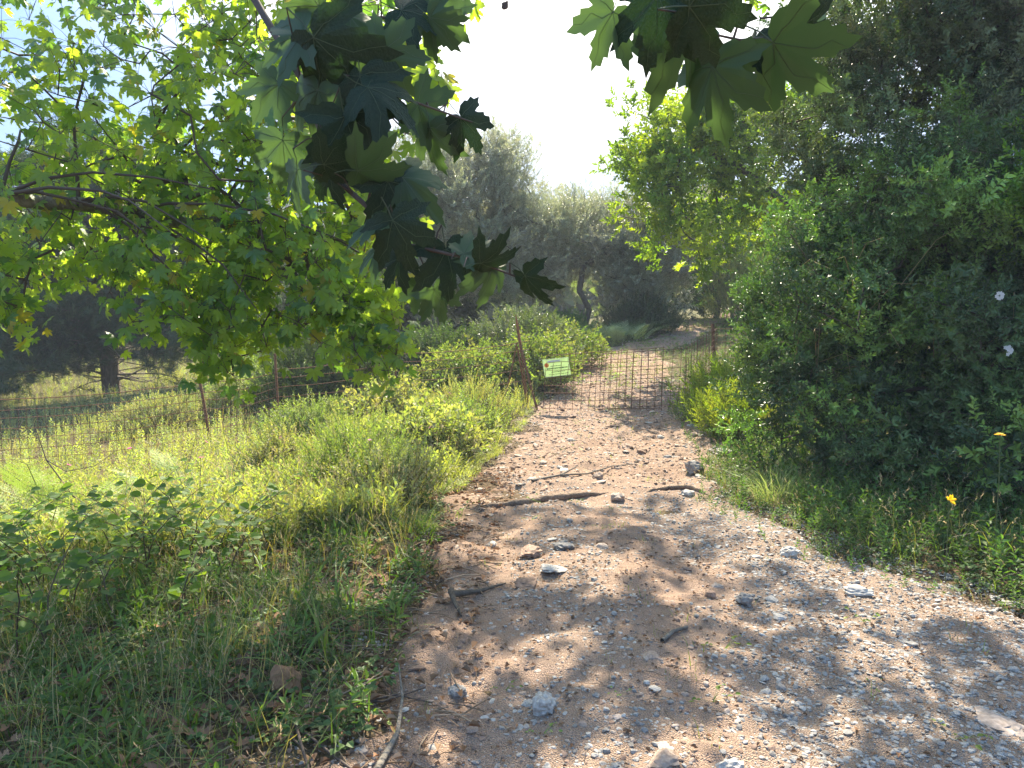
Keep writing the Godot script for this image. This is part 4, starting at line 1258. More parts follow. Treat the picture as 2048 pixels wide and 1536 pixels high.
func left_bank() -> void:
	# round-leaved bramble at the left edge, every leaf a piece
	var o := thing("bramble_bush", "round-leaved bramble bush arching up on the left bank", "bramble", G(-2.7, 4.6))
	var at := o.position
	var mats := [mat(lin(0.05, 0.10, 0.022), 0.62, lin(0.36, 0.58, 0.03), 0.3), mat(lin(0.035, 0.075, 0.02), 0.6, lin(0.24, 0.42, 0.03), 0.3), mat(lin(0.08, 0.15, 0.03), 0.6, lin(0.5, 0.7, 0.04), 0.3)]
	var leaves := []
	for m in mats: leaves.append(bramble_leaf(m))
	var cn := MB.new()
	var count := 0
	var rest := [[], [], []]
	for i in 120:
		var x := rf(-4.4, -1.8); var d := rf(3.7, 5.9)
		if i < 4:
			x = [-1.72, -2.0, -2.3, -2.75][i]; d = [4.9, 5.3, 5.2, 5.4][i]
		var foot := G(x, d) - at
		var a := rf(0, TAU)
		var ln := rf(0.5, 1.15) * (1.0 if x < -2.2 else 0.85)
		var out := Vector3(cos(a), 0, sin(a))
		var pts := []; var rad := []
		for k in 7:
			var f := k / 6.0
			pts.append(foot + Vector3.UP * ln * (f - 0.25 * f * f) * 0.85 + out * ln * 0.5 * f * f + rv() * 0.012); rad.append(0.006 * (1.0 - 0.75 * f))
		cn.tube(pts, rad, 4)
		for k in 13:
			var f := 0.2 + 0.8 * k / 12.0
			var seg := minf(f * 6.0, 5.99)
			var p: Vector3 = pts[int(seg)].lerp(pts[int(seg) + 1], seg - int(seg))
			var dir := (Vector3(cos(a + k * 2.4), rf(-0.15, 0.4), sin(a + k * 2.4))).normalized()
			var t := Transform3D(frame(dir, Vector3.UP + Vector3(0, 0, 0.25) + rv() * 0.5).scaled(Vector3.ONE * rf(0.045, 0.085)), p + dir * 0.03)
			var m := 0 if rng.randf() < 0.45 else (1 if rng.randf() < 0.7 else 2)
			if count < 296 and i < 24:
				put("leaf", leaves[m], o).transform = t
				count += 1
			else:
				rest[m].append(t)
	put("cane", cn.to(ArrayMesh.new(), M.stem), o)
	for m in 3:
		scatter("foliage", leaves[m], rest[m], [], o)
	# bracken by the fence, tinted lime-yellow
	var lime := [Color(0.23, 0.31, 0.07), Color(0.20, 0.29, 0.07)]
	var f := thing("bracken", "lime-yellow bracken frond arching by the left fence", "bracken", G(-4.75, 7.6), "bracken clumps")
	for s in [[-0.05, 0.2, 1.35, 0.25, 0.9], [0.25, 0.05, 1.2, 0.9, 0.5], [-0.3, 0.1, 0.9, -0.8, 0.5], [0.5, 0.3, 0.8, 0.8, 0.3], [0.1, 0.3, 1.0, 0.5, 0.9], [-0.2, -0.1, 1.15, -0.3, 0.8]]:
		var fr := put("frond", tinted(M.fronds[0], lime[0]), f)
		fr.transform = Transform3D(frame(Vector3(s[3] * 0.7, 1.0, s[4] * 0.3), Vector3(s[3], 0.4, s[4])).scaled(Vector3.ONE * s[2]), Vector3(s[0], 0, s[1]))
	fern("bracken", "yellow-green bracken below the lime-yellow arching frond", -4.3, 6.9, 9, 0.8, lime, 0.5)
	fern("bracken", "mixed bracken just left of the tilted fence post", -3.7, 8.2, 12, 0.8, [Color(0.26, 0.36, 0.09), Color(0.34, 0.38, 0.16)], 0.7)
	fern("bracken", "bracken spreading over the bramble's far side", -3.4, 6.3, 10, 0.7, [Color(0.24, 0.35, 0.08), Color(0.30, 0.40, 0.12)], 0.6)
	# bare arching dead stem
	var st := MB.new()
	var q := G(-3.85, 7.0)
	st.tube([Vector3(0, 0, 0), Vector3(-0.35, 0.28, 0.05), Vector3(-0.62, 0.62, 0), Vector3(-0.75, 0.95, -0.05)], [0.008, 0.007, 0.006, 0.004], 5)
	st.tube([Vector3(-0.62, 0.62, 0), Vector3(-0.4, 0.52, 0.06), Vector3(-0.1, 0.58, 0.1), Vector3(0.1, 0.72, 0.1)], [0.005, 0.004, 0.003, 0.002], 5)
	var ds := put("dead_stem", st.to(ArrayMesh.new(), M.twig))
	ds.position = q
	tag(ds, "thin dark dead stem arching before the lime-yellow bracken", "dead stem")

func rockrose(n: int) -> Array:
	var a := []
	for i in n:
		a.append(shoot(20, 0.27, 0.046, 0.022, 0.7, 0.1, 0.0025, M.leaf_soft, M.stem, false, 0.15, 2))
	return a

func meadow() -> void:
	var rr := rockrose(3)
	var dead_brush := MB.new()
	for i in 90:
		var d := rf(6.2, 12.0)
		var x := tab(LE, d) - 0.15 - rf(0.0, 4.0)
		var p := Vector3(x, ground_h(x, d), -d)
		var e := Vector3(rf(-0.25, 0.25), rf(0.25, 0.62), rf(-0.25, 0.25))
		dead_brush.tube([p, p + e * 0.5 + rv() * 0.04, p + e], [0.005, 0.004, 0.002], 3)
		dead_brush.tube([p + e * 0.5, p + e * 0.8 + rv() * 0.12], [0.003, 0.0015], 3)
	var dbr := put("dead_stems", dead_brush.to(ArrayMesh.new(), M.bark_grey))
	tag(dbr, "scattered bare dead stems standing among the rockrose on the bank", "dead stems", "", "stuff")
	var sun_green := [Color(0.38, 0.39, 0.18), Color(0.45, 0.43, 0.23), Color(0.31, 0.34, 0.15), Color(0.50, 0.45, 0.29)]
	var spots := [
		["rockrose bush hugging the track's left edge just before the gate", -0.5, 11.2, 0.5, 0.3, 0.6], ["rockrose bush below the foot of the brace bar", -0.75, 11.0, 0.6, 0.55, 0.6],
		["rockrose bush filling the bank halfway to the gate", -0.75, 9.6, 0.6, 0.5, 0.7], ["rockrose bush bulging towards the upper root on the track", -1.0, 8.5, 0.55, 0.42, 0.6],
		["round isolated rockrose bush with bare reddish soil beside it", -2.75, 8.4, 0.36, 0.5, 0.36], ["rockrose bush with dry stalks on the middle of the bank", -1.6, 7.4, 0.5, 0.42, 0.5],
		["rockrose bush amid long grass at the shade's edge", -1.15, 6.5, 0.45, 0.38, 0.5], ["rockrose bush in front of the four fence strands", -1.9, 11.2, 0.7, 0.6, 0.6],
		["rockrose bush between the strands and the tall post", -3.0, 11.0, 0.7, 0.55, 0.6], ["rockrose bush amid the tall grass of the middle meadow", -1.9, 9.2, 0.6, 0.45, 0.6],
		["pale bush in the meadow below the old pine", -7.0, 14.5, 0.9, 0.5, 0.8], ["tawny bush in the meadow right of the old pine", -5.6, 16.0, 0.9, 0.55, 0.8], ["small upright bush poking above the meadow", -5.8, 15.0, 0.35, 0.9, 0.35]]
	for i in spots.size():
		var s: Array = spots[i]
		var mix: Array = [rr, rr + M.fine, rr, rr + M.br][i % 4]
		shrub("rockrose_bush", s[0], "shrub", "rockrose bushes on the left bank and meadow", s[1], s[2], s[3] * rf(0.9, 1.1), s[4] * rf(0.8, 1.0), mix, int(1100 * s[3] * s[5]) + 130, [sun_green, [Color(0.44, 0.38, 0.23), Color(0.36, 0.37, 0.19)], [Color(0.26, 0.31, 0.13), Color(0.34, 0.37, 0.17)]][i % 3], M.stem, 16, s[5], 0.9)
	# pink flowers scattered over the bushes
	var pk := mat(lin(0.55, 0.16, 0.42), 0.6, lin(0.6, 0.2, 0.45))
	var ye := mat(lin(0.7, 0.45, 0.03), 0.6)
	var pm := MB.new(); var pc := MB.new()
	for k in 5:
		var a := TAU * k / 5
		pm.leaf4(Vector3.ZERO, Vector3(cos(a), 0.25, sin(a)).normalized(), Vector3(-0.25 * cos(a), 1, -0.25 * sin(a)).normalized(), 0.026, 0.03, 0.1)
	pc.tube([Vector3(0, 0, 0), Vector3(0, 0.008, 0)], [0.006, 0.003], 5)
	var petals := pm.to(ArrayMesh.new(), pk)
	var eye := pc.to(ArrayMesh.new(), ye)
	var pos := [[-0.3, 11.0, "on the bush nearest the foot of the gate post"], [-0.9, 10.6, "at the top of the bank left of the gate post"], [-0.7, 9.2, "halfway along the bank's track edge"], [-1.2, 8.9, "behind the bush above the long root"], [-0.9, 8.1, "nearest the long root on the track"], [-1.9, 9.8, "amid tall grass in the middle of the meadow"],
		[-2.7, 8.5, "crowning the round isolated bush"], [-3.6, 8.6, "just right of the tilted fence post's foot"], [-4.4, 8.4, "just left of the tilted fence post's foot"], [-3.2, 7.5, "above the bramble's right end"], [-4.5, 7.4, "beside the dark dead stem"], [-2.4, 10.9, "below the fence strands by the tall post"], [-1.4, 7.2, "lowest on the bank at the edge of the shade"]]
	for p in pos:
		var fl := thing("pink_flower", "small pink rockrose flower " + p[2], "flower", G(p[0], p[1], 0.0), "pink flowers on the left bank")
		fl.position.y += rf(0.5, 0.66)
		fl.rotation = Vector3(rf(0.2, 0.8), rf(0, 6), rf(-0.3, 0.3))
		put("petals", petals, fl); put("eye", eye, fl)
		var s := MB.new()
		s.tube([Vector3.ZERO, Vector3(0, -0.3, 0)], [0.002, 0.002], 3)
		put("stalk", s.to(ArrayMesh.new(), M.stem_green), fl)
	# meadow growth that nobody could count
	var g := Node3D.new(); g.name = "meadow_grass"; add_child(g)
	tag(g, "mixed sunlit grass and herbs covering the meadow and left bank", "grass", "", "stuff")
	var tall := grass_tuft(9, 0.38, 0.008, 0.6, 0.09, M.grass, 0.3, M.dry)
	var straw := grass_tuft(5, 0.55, 0.004, 0.5, 0.12, M.grass, 0.9, M.dry)
	var short := grass_tuft(16, 0.22, 0.006, 0.8, 0.10, M.grass)
	var herb := shoot(16, 0.30, 0.060, 0.027, 0.7, 0.1, 0.002, M.leaf_soft, M.stem_green, true, 0.1)
	var low := low_herb(16, 0.10, 0.04, M.leaf_soft)
	var xs := [[], [], [], [], []]; var cs := [[], [], [], [], []]
	for i in 26000:
		var d := 5.6 + 24.0 * pow(rng.randf(), 1.6)
		var x := tab(LE, d) - 0.02 - (13.0 if d > 9.0 else 6.0) * pow(rng.randf(), 1.3) * (d / 14.0 + 0.3)
		var e := on_track(x, d)
		if e > -0.02 and rng.randf() > 0.06: continue
		var patch := noise.get_noise_2d(x * 9.0 + 30.0, d * 9.0)
		var w := 0
		var roll := rng.randf()
		var clump := patch + 0.7 * noise2.get_noise_2d(x * 22.0, d * 22.0)
		if clump < -0.05 and rng.randf() > 0.3: continue
		if roll < 0.12 + patch * 0.25: w = 0
		elif roll < 0.24: w = 1
		elif roll < 0.36: w = 2
		elif roll < 0.80: w = 3
		else: w = 4
		if e > -0.25: w = 2 if roll < 0.5 else 4
		var k := rf(0.6, 1.2) * (0.6 if e > -0.3 else 1.0)
		xs[w].append(Transform3D(Basis(Vector3.UP, rf(0, TAU)).rotated(rv(), rf(0, 0.25)).scaled(Vector3.ONE * k), Vector3(x, ground_h(x, d), -d)))
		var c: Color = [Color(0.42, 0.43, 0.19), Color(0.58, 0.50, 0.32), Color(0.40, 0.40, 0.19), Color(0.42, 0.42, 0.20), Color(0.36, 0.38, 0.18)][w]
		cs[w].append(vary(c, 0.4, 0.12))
	for w in 5:
		scatter(["tall_grass", "dry_grass", "short_grass", "herbs", "low_herbs"][w], [tall, straw, short, herb, low][w], xs[w], cs[w], g)
	# shaded growth in the foreground left of the track
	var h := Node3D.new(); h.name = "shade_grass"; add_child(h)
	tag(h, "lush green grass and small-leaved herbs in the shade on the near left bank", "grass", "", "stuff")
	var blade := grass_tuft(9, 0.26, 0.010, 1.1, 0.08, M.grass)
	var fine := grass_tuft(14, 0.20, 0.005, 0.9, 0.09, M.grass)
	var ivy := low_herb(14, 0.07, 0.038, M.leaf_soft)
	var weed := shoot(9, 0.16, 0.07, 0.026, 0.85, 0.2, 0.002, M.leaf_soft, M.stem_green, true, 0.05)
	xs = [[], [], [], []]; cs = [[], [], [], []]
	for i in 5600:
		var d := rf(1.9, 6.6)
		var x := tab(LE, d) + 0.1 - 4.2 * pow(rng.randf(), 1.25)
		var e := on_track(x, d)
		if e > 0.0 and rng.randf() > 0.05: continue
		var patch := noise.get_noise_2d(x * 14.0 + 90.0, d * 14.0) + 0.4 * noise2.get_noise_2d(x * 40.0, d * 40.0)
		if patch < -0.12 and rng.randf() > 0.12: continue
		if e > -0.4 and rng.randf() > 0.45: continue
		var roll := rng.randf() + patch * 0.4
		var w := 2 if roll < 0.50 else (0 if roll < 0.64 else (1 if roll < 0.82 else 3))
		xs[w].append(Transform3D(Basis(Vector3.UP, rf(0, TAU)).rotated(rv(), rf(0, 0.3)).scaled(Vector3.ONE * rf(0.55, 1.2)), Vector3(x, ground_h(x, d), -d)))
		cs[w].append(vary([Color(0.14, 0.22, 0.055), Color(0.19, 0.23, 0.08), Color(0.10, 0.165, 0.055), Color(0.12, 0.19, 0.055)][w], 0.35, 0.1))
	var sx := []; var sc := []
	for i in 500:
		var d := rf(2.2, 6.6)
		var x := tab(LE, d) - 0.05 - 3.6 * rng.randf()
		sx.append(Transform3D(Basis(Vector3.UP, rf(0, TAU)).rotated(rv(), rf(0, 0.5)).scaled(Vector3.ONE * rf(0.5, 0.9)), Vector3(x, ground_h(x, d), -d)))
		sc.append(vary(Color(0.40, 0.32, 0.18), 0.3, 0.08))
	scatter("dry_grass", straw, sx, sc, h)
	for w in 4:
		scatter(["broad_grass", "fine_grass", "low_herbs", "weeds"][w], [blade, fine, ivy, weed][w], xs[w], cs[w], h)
	# fallen leaves and stalks
	var lt := Node3D.new(); lt.name = "leaf_litter"; add_child(lt)
	tag(lt, "brown fallen leaves and broken stalks under the left bank's grass", "leaf litter", "", "stuff")
	var dl := with_stalk(plane_leaf(-0.5, 0.4, 2), M.litter, M.stem)
	var db := MB.new(); db.leaf4(Vector3.ZERO, Vector3(0, 0, 1), Vector3.UP, 0.05, 0.03, 0.5)
	var dbm := db.to(ArrayMesh.new(), M.litter)
	var sk := MB.new(); sk.tube([Vector3(-0.09, 0, 0), Vector3(0, 0.012, 0.01), Vector3(0.09, 0, 0)], [0.0035, 0.003, 0.002], 4)
	M.litter_twig = mat(Color.WHITE, 0.85, Color(0, 0, 0), 0.3, true)
	var skm := sk.to(ArrayMesh.new(), M.litter_twig)
	xs = [[], [], []]; cs = [[], [], []]
	for i in 11200:
		var d := rf(1.9, 8.0)
		var x := tab(LE, d) + 0.5 - 4.5 * pow(rng.randf(), 1.3)
		if i > 7600:
			d = rf(1.9, 5.5); x = rf(tab(LE, d), tab(RE, d) + 0.6)
		var e := on_track(x, d)
		if e > 0.1 and i <= 7600 and rng.randf() > 0.35: continue
		var w := 0 if rng.randf() < 0.16 else (1 if rng.randf() < 0.6 else 2)
		if e > -0.2 and w == 0: w = 1
		var s := rf(0.03, 0.07) if w == 0 else rf(0.5, 1.3)
		if i > 7600: s *= 0.45
		var bs := Basis(Vector3.UP, rf(0, TAU)) * Basis(Vector3.RIGHT, (-PI / 2 if w == 0 else 0.0) + rf(-0.35, 0.35))
		xs[w].append(Transform3D(bs.scaled(Vector3.ONE * s), Vector3(x, floor_h(x, d) + (rf(0.015, 0.05) if w == 0 else rf(0.005, 0.03) if i <= 7600 else 0.006), -d)))
		cs[w].append(vary([Color(0.20, 0.115, 0.065), Color(0.25, 0.15, 0.085), Color(0.22, 0.155, 0.10)][w], 0.5, 0.12))
	for w in 3:
		scatter(["fallen_leaves", "leaf_bits", "stalks"][w], [dl, dbm, skm][w], xs[w], cs[w], lt)

func track_things() -> void:
	var sm := []
	for i in 10:
		sm.append(stone_mesh([0.35, 0.5, 0.62, 0.28, 0.45][i % 5], 0.25, 1, M.stone))
	var pale := [Color(0.46, 0.45, 0.42), Color(0.37, 0.36, 0.34), Color(0.54, 0.52, 0.48), Color(0.31, 0.30, 0.285)]
	var brown := [Color(0.36, 0.25, 0.19), Color(0.45, 0.35, 0.28), Color(0.29, 0.20, 0.15), Color(0.52, 0.43, 0.36)]
	# gravel and grit
	var g := Node3D.new(); g.name = "gravel"; add_child(g)
	tag(g, "pale broken gravel and reddish grit strewn over the dirt track", "gravel", "", "stuff")
	var xs := []; var cs := []
	for i in 10: xs.append([]); cs.append([])
	for i in 137000:
		var d := 1.9 + 14.0 * pow(rng.randf(), 2.3) if i < 128000 else rf(13.0, 32.0)
		var l := tab(LE, d); var r := tab(RE, d)
		var x := rf(l - 0.25, r + 0.3)
		var gs := gravel_share(x, d)
		var white := rng.randf() < gs
		if not white and rng.randf() > (0.28 if d < 7.5 else 0.5): continue
		var big := pow(rng.randf(), 3.0)
		var s := (0.0045 + 0.017 * big) if white else (0.0035 + 0.021 * pow(big, 1.4))
		s *= 1.0 + 0.5 * smooth01(6, 9, d) + 0.9 * smooth01(13, 20, d)
		var w := rng.randi() % 10
		var t := Transform3D((Basis(Vector3.UP, rf(0, TAU)) * Basis(rv(), rf(0, 0.35))).scaled(Vector3.ONE * s), Vector3(x, floor_h(x, d) - s * 0.06, -d))
		xs[w].append(t)
		cs[w].append(vary(pale[rng.randi() % 4] if white else brown[rng.randi() % 4], 0.22, 0.03))
	for w in 10:
		scatter("chippings", sm[w], xs[w], cs[w], g)
	# stones one can pick out: pieces of the track
	var mats := []
	for c in pale + brown:
		var m := mat(lin(c.r, c.g, c.b), 0.85, Color(0, 0, 0), 0.35)
		m.albedo_texture = M.stone.albedo_texture
		m.uv1_triplanar = true
		m.uv1_scale = Vector3(0.5, 0.5, 0.5)
		mats.append(m)
	var bm := mat(lin(0.36, 0.21, 0.115), 0.9, Color(0, 0, 0), 0.3)
	bm.albedo_texture = M.stone.albedo_texture
	bm.uv1_triplanar = true
	mats.append(bm)
	var made := {}
	var stone := func(i: int, m: int) -> ArrayMesh:
		var k := i * 100 + m
		if not made.has(k):
			var a := ArrayMesh.new()
			a.add_surface_from_arrays(Mesh.PRIMITIVE_TRIANGLES, sm[i].surface_get_arrays(0))
			a.surface_set_material(0, mats[m])
			made[k] = a
		return made[k]
	var n := 0
	while n < 285:
		var d := 2.3 + 10.5 * pow(rng.randf(), 0.9)
		var x := rf(tab(LE, d) - 0.1, tab(RE, d) + 0.1)
		if absf(x) > d * 0.72: continue
		if d > 5.6 and d < 9.0 and rng.randf() < 0.2: continue
		var white := rng.randf() < gravel_share(x, d) * 0.9 + 0.1
		var s := 0.021 + 0.042 * pow(rng.randf(), 2.2)
		if d > 7.0: s *= 1.35
		var o := put("stone", stone.call(rng.randi() % 10, (rng.randi() % 4) + (0 if white else 4)), M.track)
		o.transform = Transform3D((Basis(Vector3.UP, rf(0, TAU)) * Basis(rv(), rf(0, 0.3))).scaled(Vector3(s, s * rf(0.7, 1.1), s)), Vector3(x, track_h(x, d) + s * 0.02, -d))
		n += 1
	# stones with a look of their own
	var big := []
	for i in 5: big.append(stone_mesh([0.9, 0.35, 0.5, 0.3, 0.6][i], 0.35, 2, M.stone))
	var own := [
		["boulder", "upright brown boulder standing in the grass at the left edge of the track", -0.985, 3.12, 0.082, 0.95, 0, 8, 0.045],
		["stone", "pale flat stone lying just left of the dark split rock", -0.24, 3.15, 0.06, 0.55, 2, 1, 0.01],
		["stone", "whitish block among the gravel, largest pale stone in the near track", 0.14, 2.98, 0.075, 0.7, 2, 2, 0.02],
		["stone", "largest brown slab in the near middle of the track, grass sprouting by it", 0.55, 2.58, 0.09, 0.5, 1, 5, 0.005],
		["stone", "white angular stone alone at the very bottom of the track", 0.77, 2.5, 0.06, 0.6, 4, 2, 0.02],
		["stone", "brown slab heading the little group of rocks in mid-track", 0.12, 5.05, 0.13, 0.5, 1, 4, 0.03],
		["stone", "grey slab behind the brown one in the mid-track group", 0.36, 5.15, 0.10, 0.5, 1, 3, 0.03],
		["stone", "tilted brown slab at the front of the mid-track group", 0.10, 4.45, 0.11, 0.45, 3, 6, 0.03],
		["stone", "pale flat slab in the middle of the mid-track group", 0.26, 4.7, 0.10, 0.4, 3, 2, 0.03],
		["stone", "lone grey stone on the smooth right wheel track", 1.36, 4.2, 0.065, 0.6, 4, 3, 0.02],
		["stone", "large pale rock at the track's right edge below the dark thicket", 2.62, 8.95, 0.20, 0.45, 1, 1, 0.05],
		["stone", "rounded grey rock right of the curved root", 1.98, 7.9, 0.13, 0.7, 4, 3, 0.05],
		["stone", "pale angular stone sitting below the curved root", 1.66, 6.85, 0.09, 0.5, 2, 2, 0.02],
		["stone", "pinkish stone below the end of the long root", 0.98, 6.7, 0.10, 0.55, 2, 7, 0.02],
		["stone", "white stone in the gravel near the right grass verge", 1.92, 5.0, 0.08, 0.6, 4, 2, 0.02],
		["stone", "white boulder-like stone half sunk in gravel under the right verge", 2.05, 4.25, 0.10, 0.5, 1, 2, 0.02],
		["stone", "big dusty slab among the gravel at the bottom right", 1.95, 2.85, 0.12, 0.35, 3, 7, 0.005]]
	for q in own:
		var a := ArrayMesh.new()
		a.add_surface_from_arrays(Mesh.PRIMITIVE_TRIANGLES, big[q[6]].surface_get_arrays(0))
		a.surface_set_material(0, mats[q[7]])
		var o := put(q[0], a)
		tag(o, q[1], q[0], "", "thing")
		o.transform = Transform3D(Basis(Vector3.UP, rf(0, TAU)).scaled(Vector3(q[4], q[4] * q[5] / 0.6, q[4])), G(q[2], q[3], q[8]))
	# roots
	M.root = bark_mat(lin(0.12, 0.085, 0.06), lin(0.30, 0.22, 0.16), 4.0, 81)
	var root := func(pts: Array, r: Array) -> ArrayMesh:
		var mb := MB.new()
		var p := []; var rr := []
		for i in pts.size() - 1:
			for k in 5:
				var f := k / 5.0
				var x: float = lerpf(pts[i][0], pts[i + 1][0], f) + rf(-0.012, 0.012); var d: float = lerpf(pts[i][1], pts[i + 1][1], f) + rf(-0.012, 0.012)
				p.append(Vector3(x, track_h(x, d) + 0.6 * lerpf(pts[i][2], pts[i + 1][2], f), -d)); rr.append(0.74 * lerpf(r[i], r[i + 1], f) * rf(0.8, 1.2))
		mb.tube(p, rr, 8)
		return mb.to(ArrayMesh.new(), M.root)
	tag(put("tree_root", root.call([[-0.30, 6.30, -0.01], [0.05, 6.45, 0.03], [0.35, 6.62, 0.045], [0.62, 6.82, 0.03], [0.98, 6.92, -0.02]], [0.02, 0.045, 0.05, 0.04, 0.025])), "long thick root lying exposed across the left half of the track", "root")
	tag(put("tree_root", root.call([[1.30, 6.98, -0.01], [1.52, 7.08, 0.03], [1.72, 6.98, 0.035], [1.86, 6.75, -0.02]], [0.018, 0.03, 0.028, 0.016])), "short curved root arching out of the right half of the track", "root")
	# sticks
	var stick := func(label: String, pts: Array, r0: float, r1: float, m: Material, cat := "stick") -> void:
		var mb := MB.new()
		for chain in pts:
			var p := []; var rr := []
			for i in chain.size():
				p.append(G(chain[i][0], chain[i][1], chain[i][2])); rr.append(lerpf(r0, r1, float(i) / maxi(1, chain.size() - 1)))
			mb.tube(p, rr, 6)
		tag(put("stick", mb.to(ArrayMesh.new(), m)), label, cat)
	stick.call("broken grey stick pointing up the track at the near left, thick at its foot", [[[-0.50, 2.42, 0.012], [-0.46, 2.62, 0.02], [-0.44, 2.72, 0.03], [-0.455, 2.95, 0.06], [-0.50, 3.15, 0.10]]], 0.016, 0.003, M.bark_grey)
	stick.call("thin dark branch lying across the bottom left of the track", [[[-1.05, 2.78, 0.03], [-0.85, 2.78, 0.035], [-0.66, 2.62, 0.02], [-0.52, 2.48, 0.015], [-0.40, 2.47, 0.012], [-0.24, 2.44, 0.012], [-0.12, 2.52, 0.01]], [[-0.40, 2.47, 0.012], [-0.36, 2.56, 0.02]], [[-0.85, 2.78, 0.035], [-0.72, 2.50, 0.02], [-0.58, 2.44, 0.015]]], 0.007, 0.003, M.twig)
	stick.call("gnarled dark stump of branch at the track's left edge", [[[-0.36, 4.25, 0.05], [-0.33, 4.1, 0.035], [-0.28, 3.98, 0.02]], [[-0.35, 4.2, 0.045], [-0.2, 4.3, 0.02], [-0.04, 4.5, 0.015]]], 0.022, 0.004, M.bark)
	stick.call("slender dry branch across the sunlit track above the long root", [[[0.20, 7.35, 0.012], [0.5, 7.55, 0.02], [0.8, 7.75, 0.025], [1.1, 8.05, 0.02], [1.4, 8.2, 0.012]], [[0.5, 7.55, 0.02], [0.62, 7.75, 0.05], [0.70, 7.85, 0.07]]], 0.014, 0.004, M.bark_grey)
	stick.call("short pale stick in the middle of the near track", [[[0.76, 3.62, 0.012], [0.84, 3.72, 0.018], [0.93, 3.80, 0.012]]], 0.013, 0.009, M.bark_grey)
	stick.call("little bundle of thin twigs beside the upright boulder", [[[-0.72, 3.0, 0.02], [-0.55, 3.02, 0.02], [-0.38, 3.12, 0.015]], [[-0.7, 2.95, 0.02], [-0.5, 3.08, 0.02], [-0.34, 3.03, 0.012]]], 0.006, 0.003, M.twig)
	# thin growth on the track itself
	var t := Node3D.new(); t.name = "track_weeds"; add_child(t)
	tag(t, "sparse short grass and weeds sprouting on the dirt track", "grass", "", "stuff")
	var tuft := grass_tuft(7, 0.08, 0.0035, 0.8, 0.05, M.grass)
	var weed := low_herb(9, 0.05, 0.028, M.leaf_soft)
	var red := grass_tuft(6, 0.045, 0.003, 1.2, 0.05, M.grass)
	xs = [[], [], []]; cs = [[], [], []]
	for i in 5200:
		var d := 1.9 + 20.0 * pow(rng.randf(), 1.7) if i < 3000 else rf(12.5, 32.0)
		var l := tab(LE, d); var r := tab(RE, d)
		var x := rf(l, r)
		var mid := lerpf(l, r, 0.5) + 0.1
		var p := 0.12 + 0.75 * exp(-pow((x - mid) / 0.3, 2.0)) * smooth01(8, 11, d) + 0.25 * smooth01(12, 15, d) * smooth01(0.9, 0.0, on_track(x, d)) + 0.4 * smooth01(0.35, 0.0, on_track(x, d))
		p *= 0.7 + 1.2 * noise.get_noise_2d(x * 25.0, d * 25.0)
		if rng.randf() > p: continue
		var w := 0 if rng.randf() < 0.4 else (1 if rng.randf() < 0.35 else 2)
		xs[w].append(Transform3D(Basis(Vector3.UP, rf(0, TAU)).scaled(Vector3.ONE * rf(0.5, 1.4) * (1.0 + 0.8 * smooth01(10, 16, d))), Vector3(x, track_h(x, d), -d)))
		cs[w].append(vary([Color(0.26, 0.30, 0.10), Color(0.22, 0.30, 0.08), Color(0.34, 0.22, 0.12)][w], 0.3, 0.1))
	for w in 3:
		scatter(["short_grass", "low_herbs", "dry_sprouts"][w], [tuft, weed, red][w], xs[w], cs[w], t)

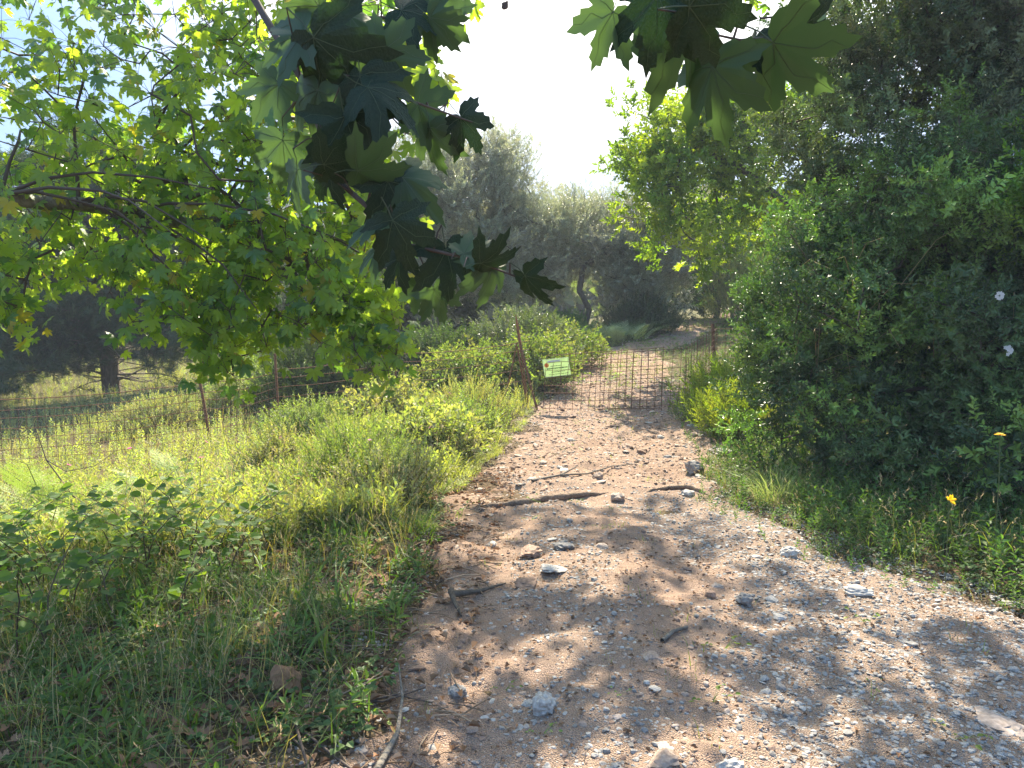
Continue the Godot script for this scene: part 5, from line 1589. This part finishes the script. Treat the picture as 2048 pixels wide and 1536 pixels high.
func verge() -> void:
	# grass along the foot of the thicket
	var h := Node3D.new(); h.name = "verge_grass"; add_child(h)
	tag(h, "long grass and weeds along the foot of the right-hand thicket", "grass", "", "stuff")
	var blade := grass_tuft(11, 0.27, 0.006, 1.0, 0.09, M.grass)
	var straw := grass_tuft(8, 0.45, 0.0035, 0.7, 0.09, M.grass, 0.7, M.dry)
	var low := low_herb(15, 0.12, 0.05, M.leaf_soft)
	var weed := shoot(14, 0.26, 0.06, 0.026, 0.75, 0.15, 0.0022, M.leaf_soft, M.stem_green, true, 0.05)
	var xs := [[], [], [], []]; var cs := [[], [], [], []]
	for i in 8600:
		var d := rf(2.4, 12.5) if i < 6200 else rf(12.0, 34.0)
		var r := tab(RE, d)
		var x := r - 0.35 + 2.4 * pow(rng.randf(), 1.5)
		if d < 4.4: x = r - 0.25 + 1.6 * rng.randf()
		var e := on_track(x, d) + 0.5 * noise2.get_noise_2d(x * 30.0, d * 30.0)
		if e > 0.0 and rng.randf() > 0.3: continue
		var k := rf(0.5, 1.1) * (0.55 + 0.45 * smooth01(0.0, -0.5, e)) * (1.0 - 0.25 * smooth01(12, 16, d))
		var roll := rng.randf()
		var w := 0 if roll < 0.24 else (1 if roll < 0.32 else (2 if roll < 0.66 else 3))
		xs[w].append(Transform3D(Basis(Vector3.UP, rf(0, TAU)).rotated(rv(), rf(0, 0.25)).scaled(Vector3.ONE * k), Vector3(x, ground_h(x, d), -d)))
		cs[w].append(vary([Color(0.20, 0.27, 0.08), Color(0.34, 0.29, 0.16), Color(0.10, 0.16, 0.055), Color(0.13, 0.21, 0.06)][w], 0.4, 0.1))  # tints darkened to carry the shade beside the thicket
	for w in 4:
		scatter(["long_grass", "dry_grass", "low_herbs", "weeds"][w], [blade, straw, low, weed][w], xs[w], cs[w], h)
	# one thick tussock
	var at := G(2.35, 6.5)
	var ts := thing("grass_tussock", "thick tussock of fine grass with a tawny base under the thicket", "grass tussock", at)
	var tm := mat(lin(0.20, 0.26, 0.07), 0.5, lin(0.3, 0.38, 0.08))
	put("blades", grass_tuft(260, 0.42, 0.004, 0.9, 0.2, tm), ts)
	put("dry_base", grass_tuft(120, 0.2, 0.004, 1.2, 0.2, M.dry), ts)
	# flowers
	var yel := mat(lin(0.80, 0.52, 0.02), 0.6, lin(0.7, 0.45, 0.02))
	var f := thing("yellow_flower", "yellow daisy-like flower standing before the dark thicket", "flower", V(3.07, 0.91, 4.6))
	var pm := MB.new()
	for k in 16:
		var a := TAU * k / 16
		pm.leaf4(Vector3.ZERO, Vector3(cos(a), 0.12, sin(a)).normalized(), Vector3(-0.12 * cos(a), 1, -0.12 * sin(a)).normalized(), 0.034, 0.013, 0.1)
		pm.leaf4(Vector3(0, 0.004, 0), Vector3(cos(a + 0.2), 0.4, sin(a + 0.2)).normalized(), Vector3(-0.4 * cos(a + 0.2), 1, -0.4 * sin(a + 0.2)).normalized(), 0.02, 0.01, 0.1)
	put("petals", pm.to(ArrayMesh.new(), yel), f)
	var stl := MB.new()
	stl.tube([Vector3(0, -0.005, 0), Vector3(0.01, -0.3, 0), Vector3(0.0, f.position.y * -1.0 + floor_h(3.07, 4.6), 0)], [0.003, 0.003, 0.003], 4)
	put("stalk", stl.to(ArrayMesh.new(), M.stem_green), f)
	var b := thing("yellow_flower", "yellow broom flower drooping over the grass of the right verge", "flower", V(2.71, 0.517, 4.5))
	var bm := MB.new()
	for k in 5:
		bm.leaf4(Vector3.ZERO, Vector3([0.8, -0.6, 0.3, -0.1, 0.5][k], [0.2, 0.5, 0.9, 0.8, -0.4][k], 0.4).normalized(), Vector3(0, 0.2, 1).normalized(), 0.045, 0.025, 0.2)
	put("petals", bm.to(ArrayMesh.new(), yel), b)
	var bs := MB.new()
	bs.tube([Vector3.ZERO, Vector3(0, -0.52, 0)], [0.003, 0.003], 4)
	put("stalk", bs.to(ArrayMesh.new(), M.stem_green), b)
	var wh := mat(lin(0.62, 0.62, 0.60), 0.7, lin(0.4, 0.4, 0.4))
	for q in [["white blossom cluster low in the thicket at the picture's right edge", V(3.86, 1.40, 5.75), 0.5], ["white blossom cluster higher in the thicket at the picture's right edge", V(3.84, 1.83, 5.85), 0.42]]:
		var w := thing("white_flower", q[0], "flower", q[1])
		var mb := MB.new()
		for k in 9:
			var c: Vector3 = rv() * 0.06 * q[2]; c.z = absf(c.z) * 0.4
			for i in 5:
				var a := TAU * i / 5
				mb.leaf4(c, Vector3(cos(a), sin(a), 0.2).normalized(), Vector3(-0.2 * cos(a), -0.2 * sin(a), 1).normalized(), 0.018, 0.016, 0.1)
		put("petals", mb.to(ArrayMesh.new(), wh), w)
		var sb := MB.new()
		sb.tube([Vector3(0, 0, -0.01), Vector3(0.05, -0.15, -0.3)], [0.003, 0.003], 4)
		put("stalk", sb.to(ArrayMesh.new(), M.stem_green), w)
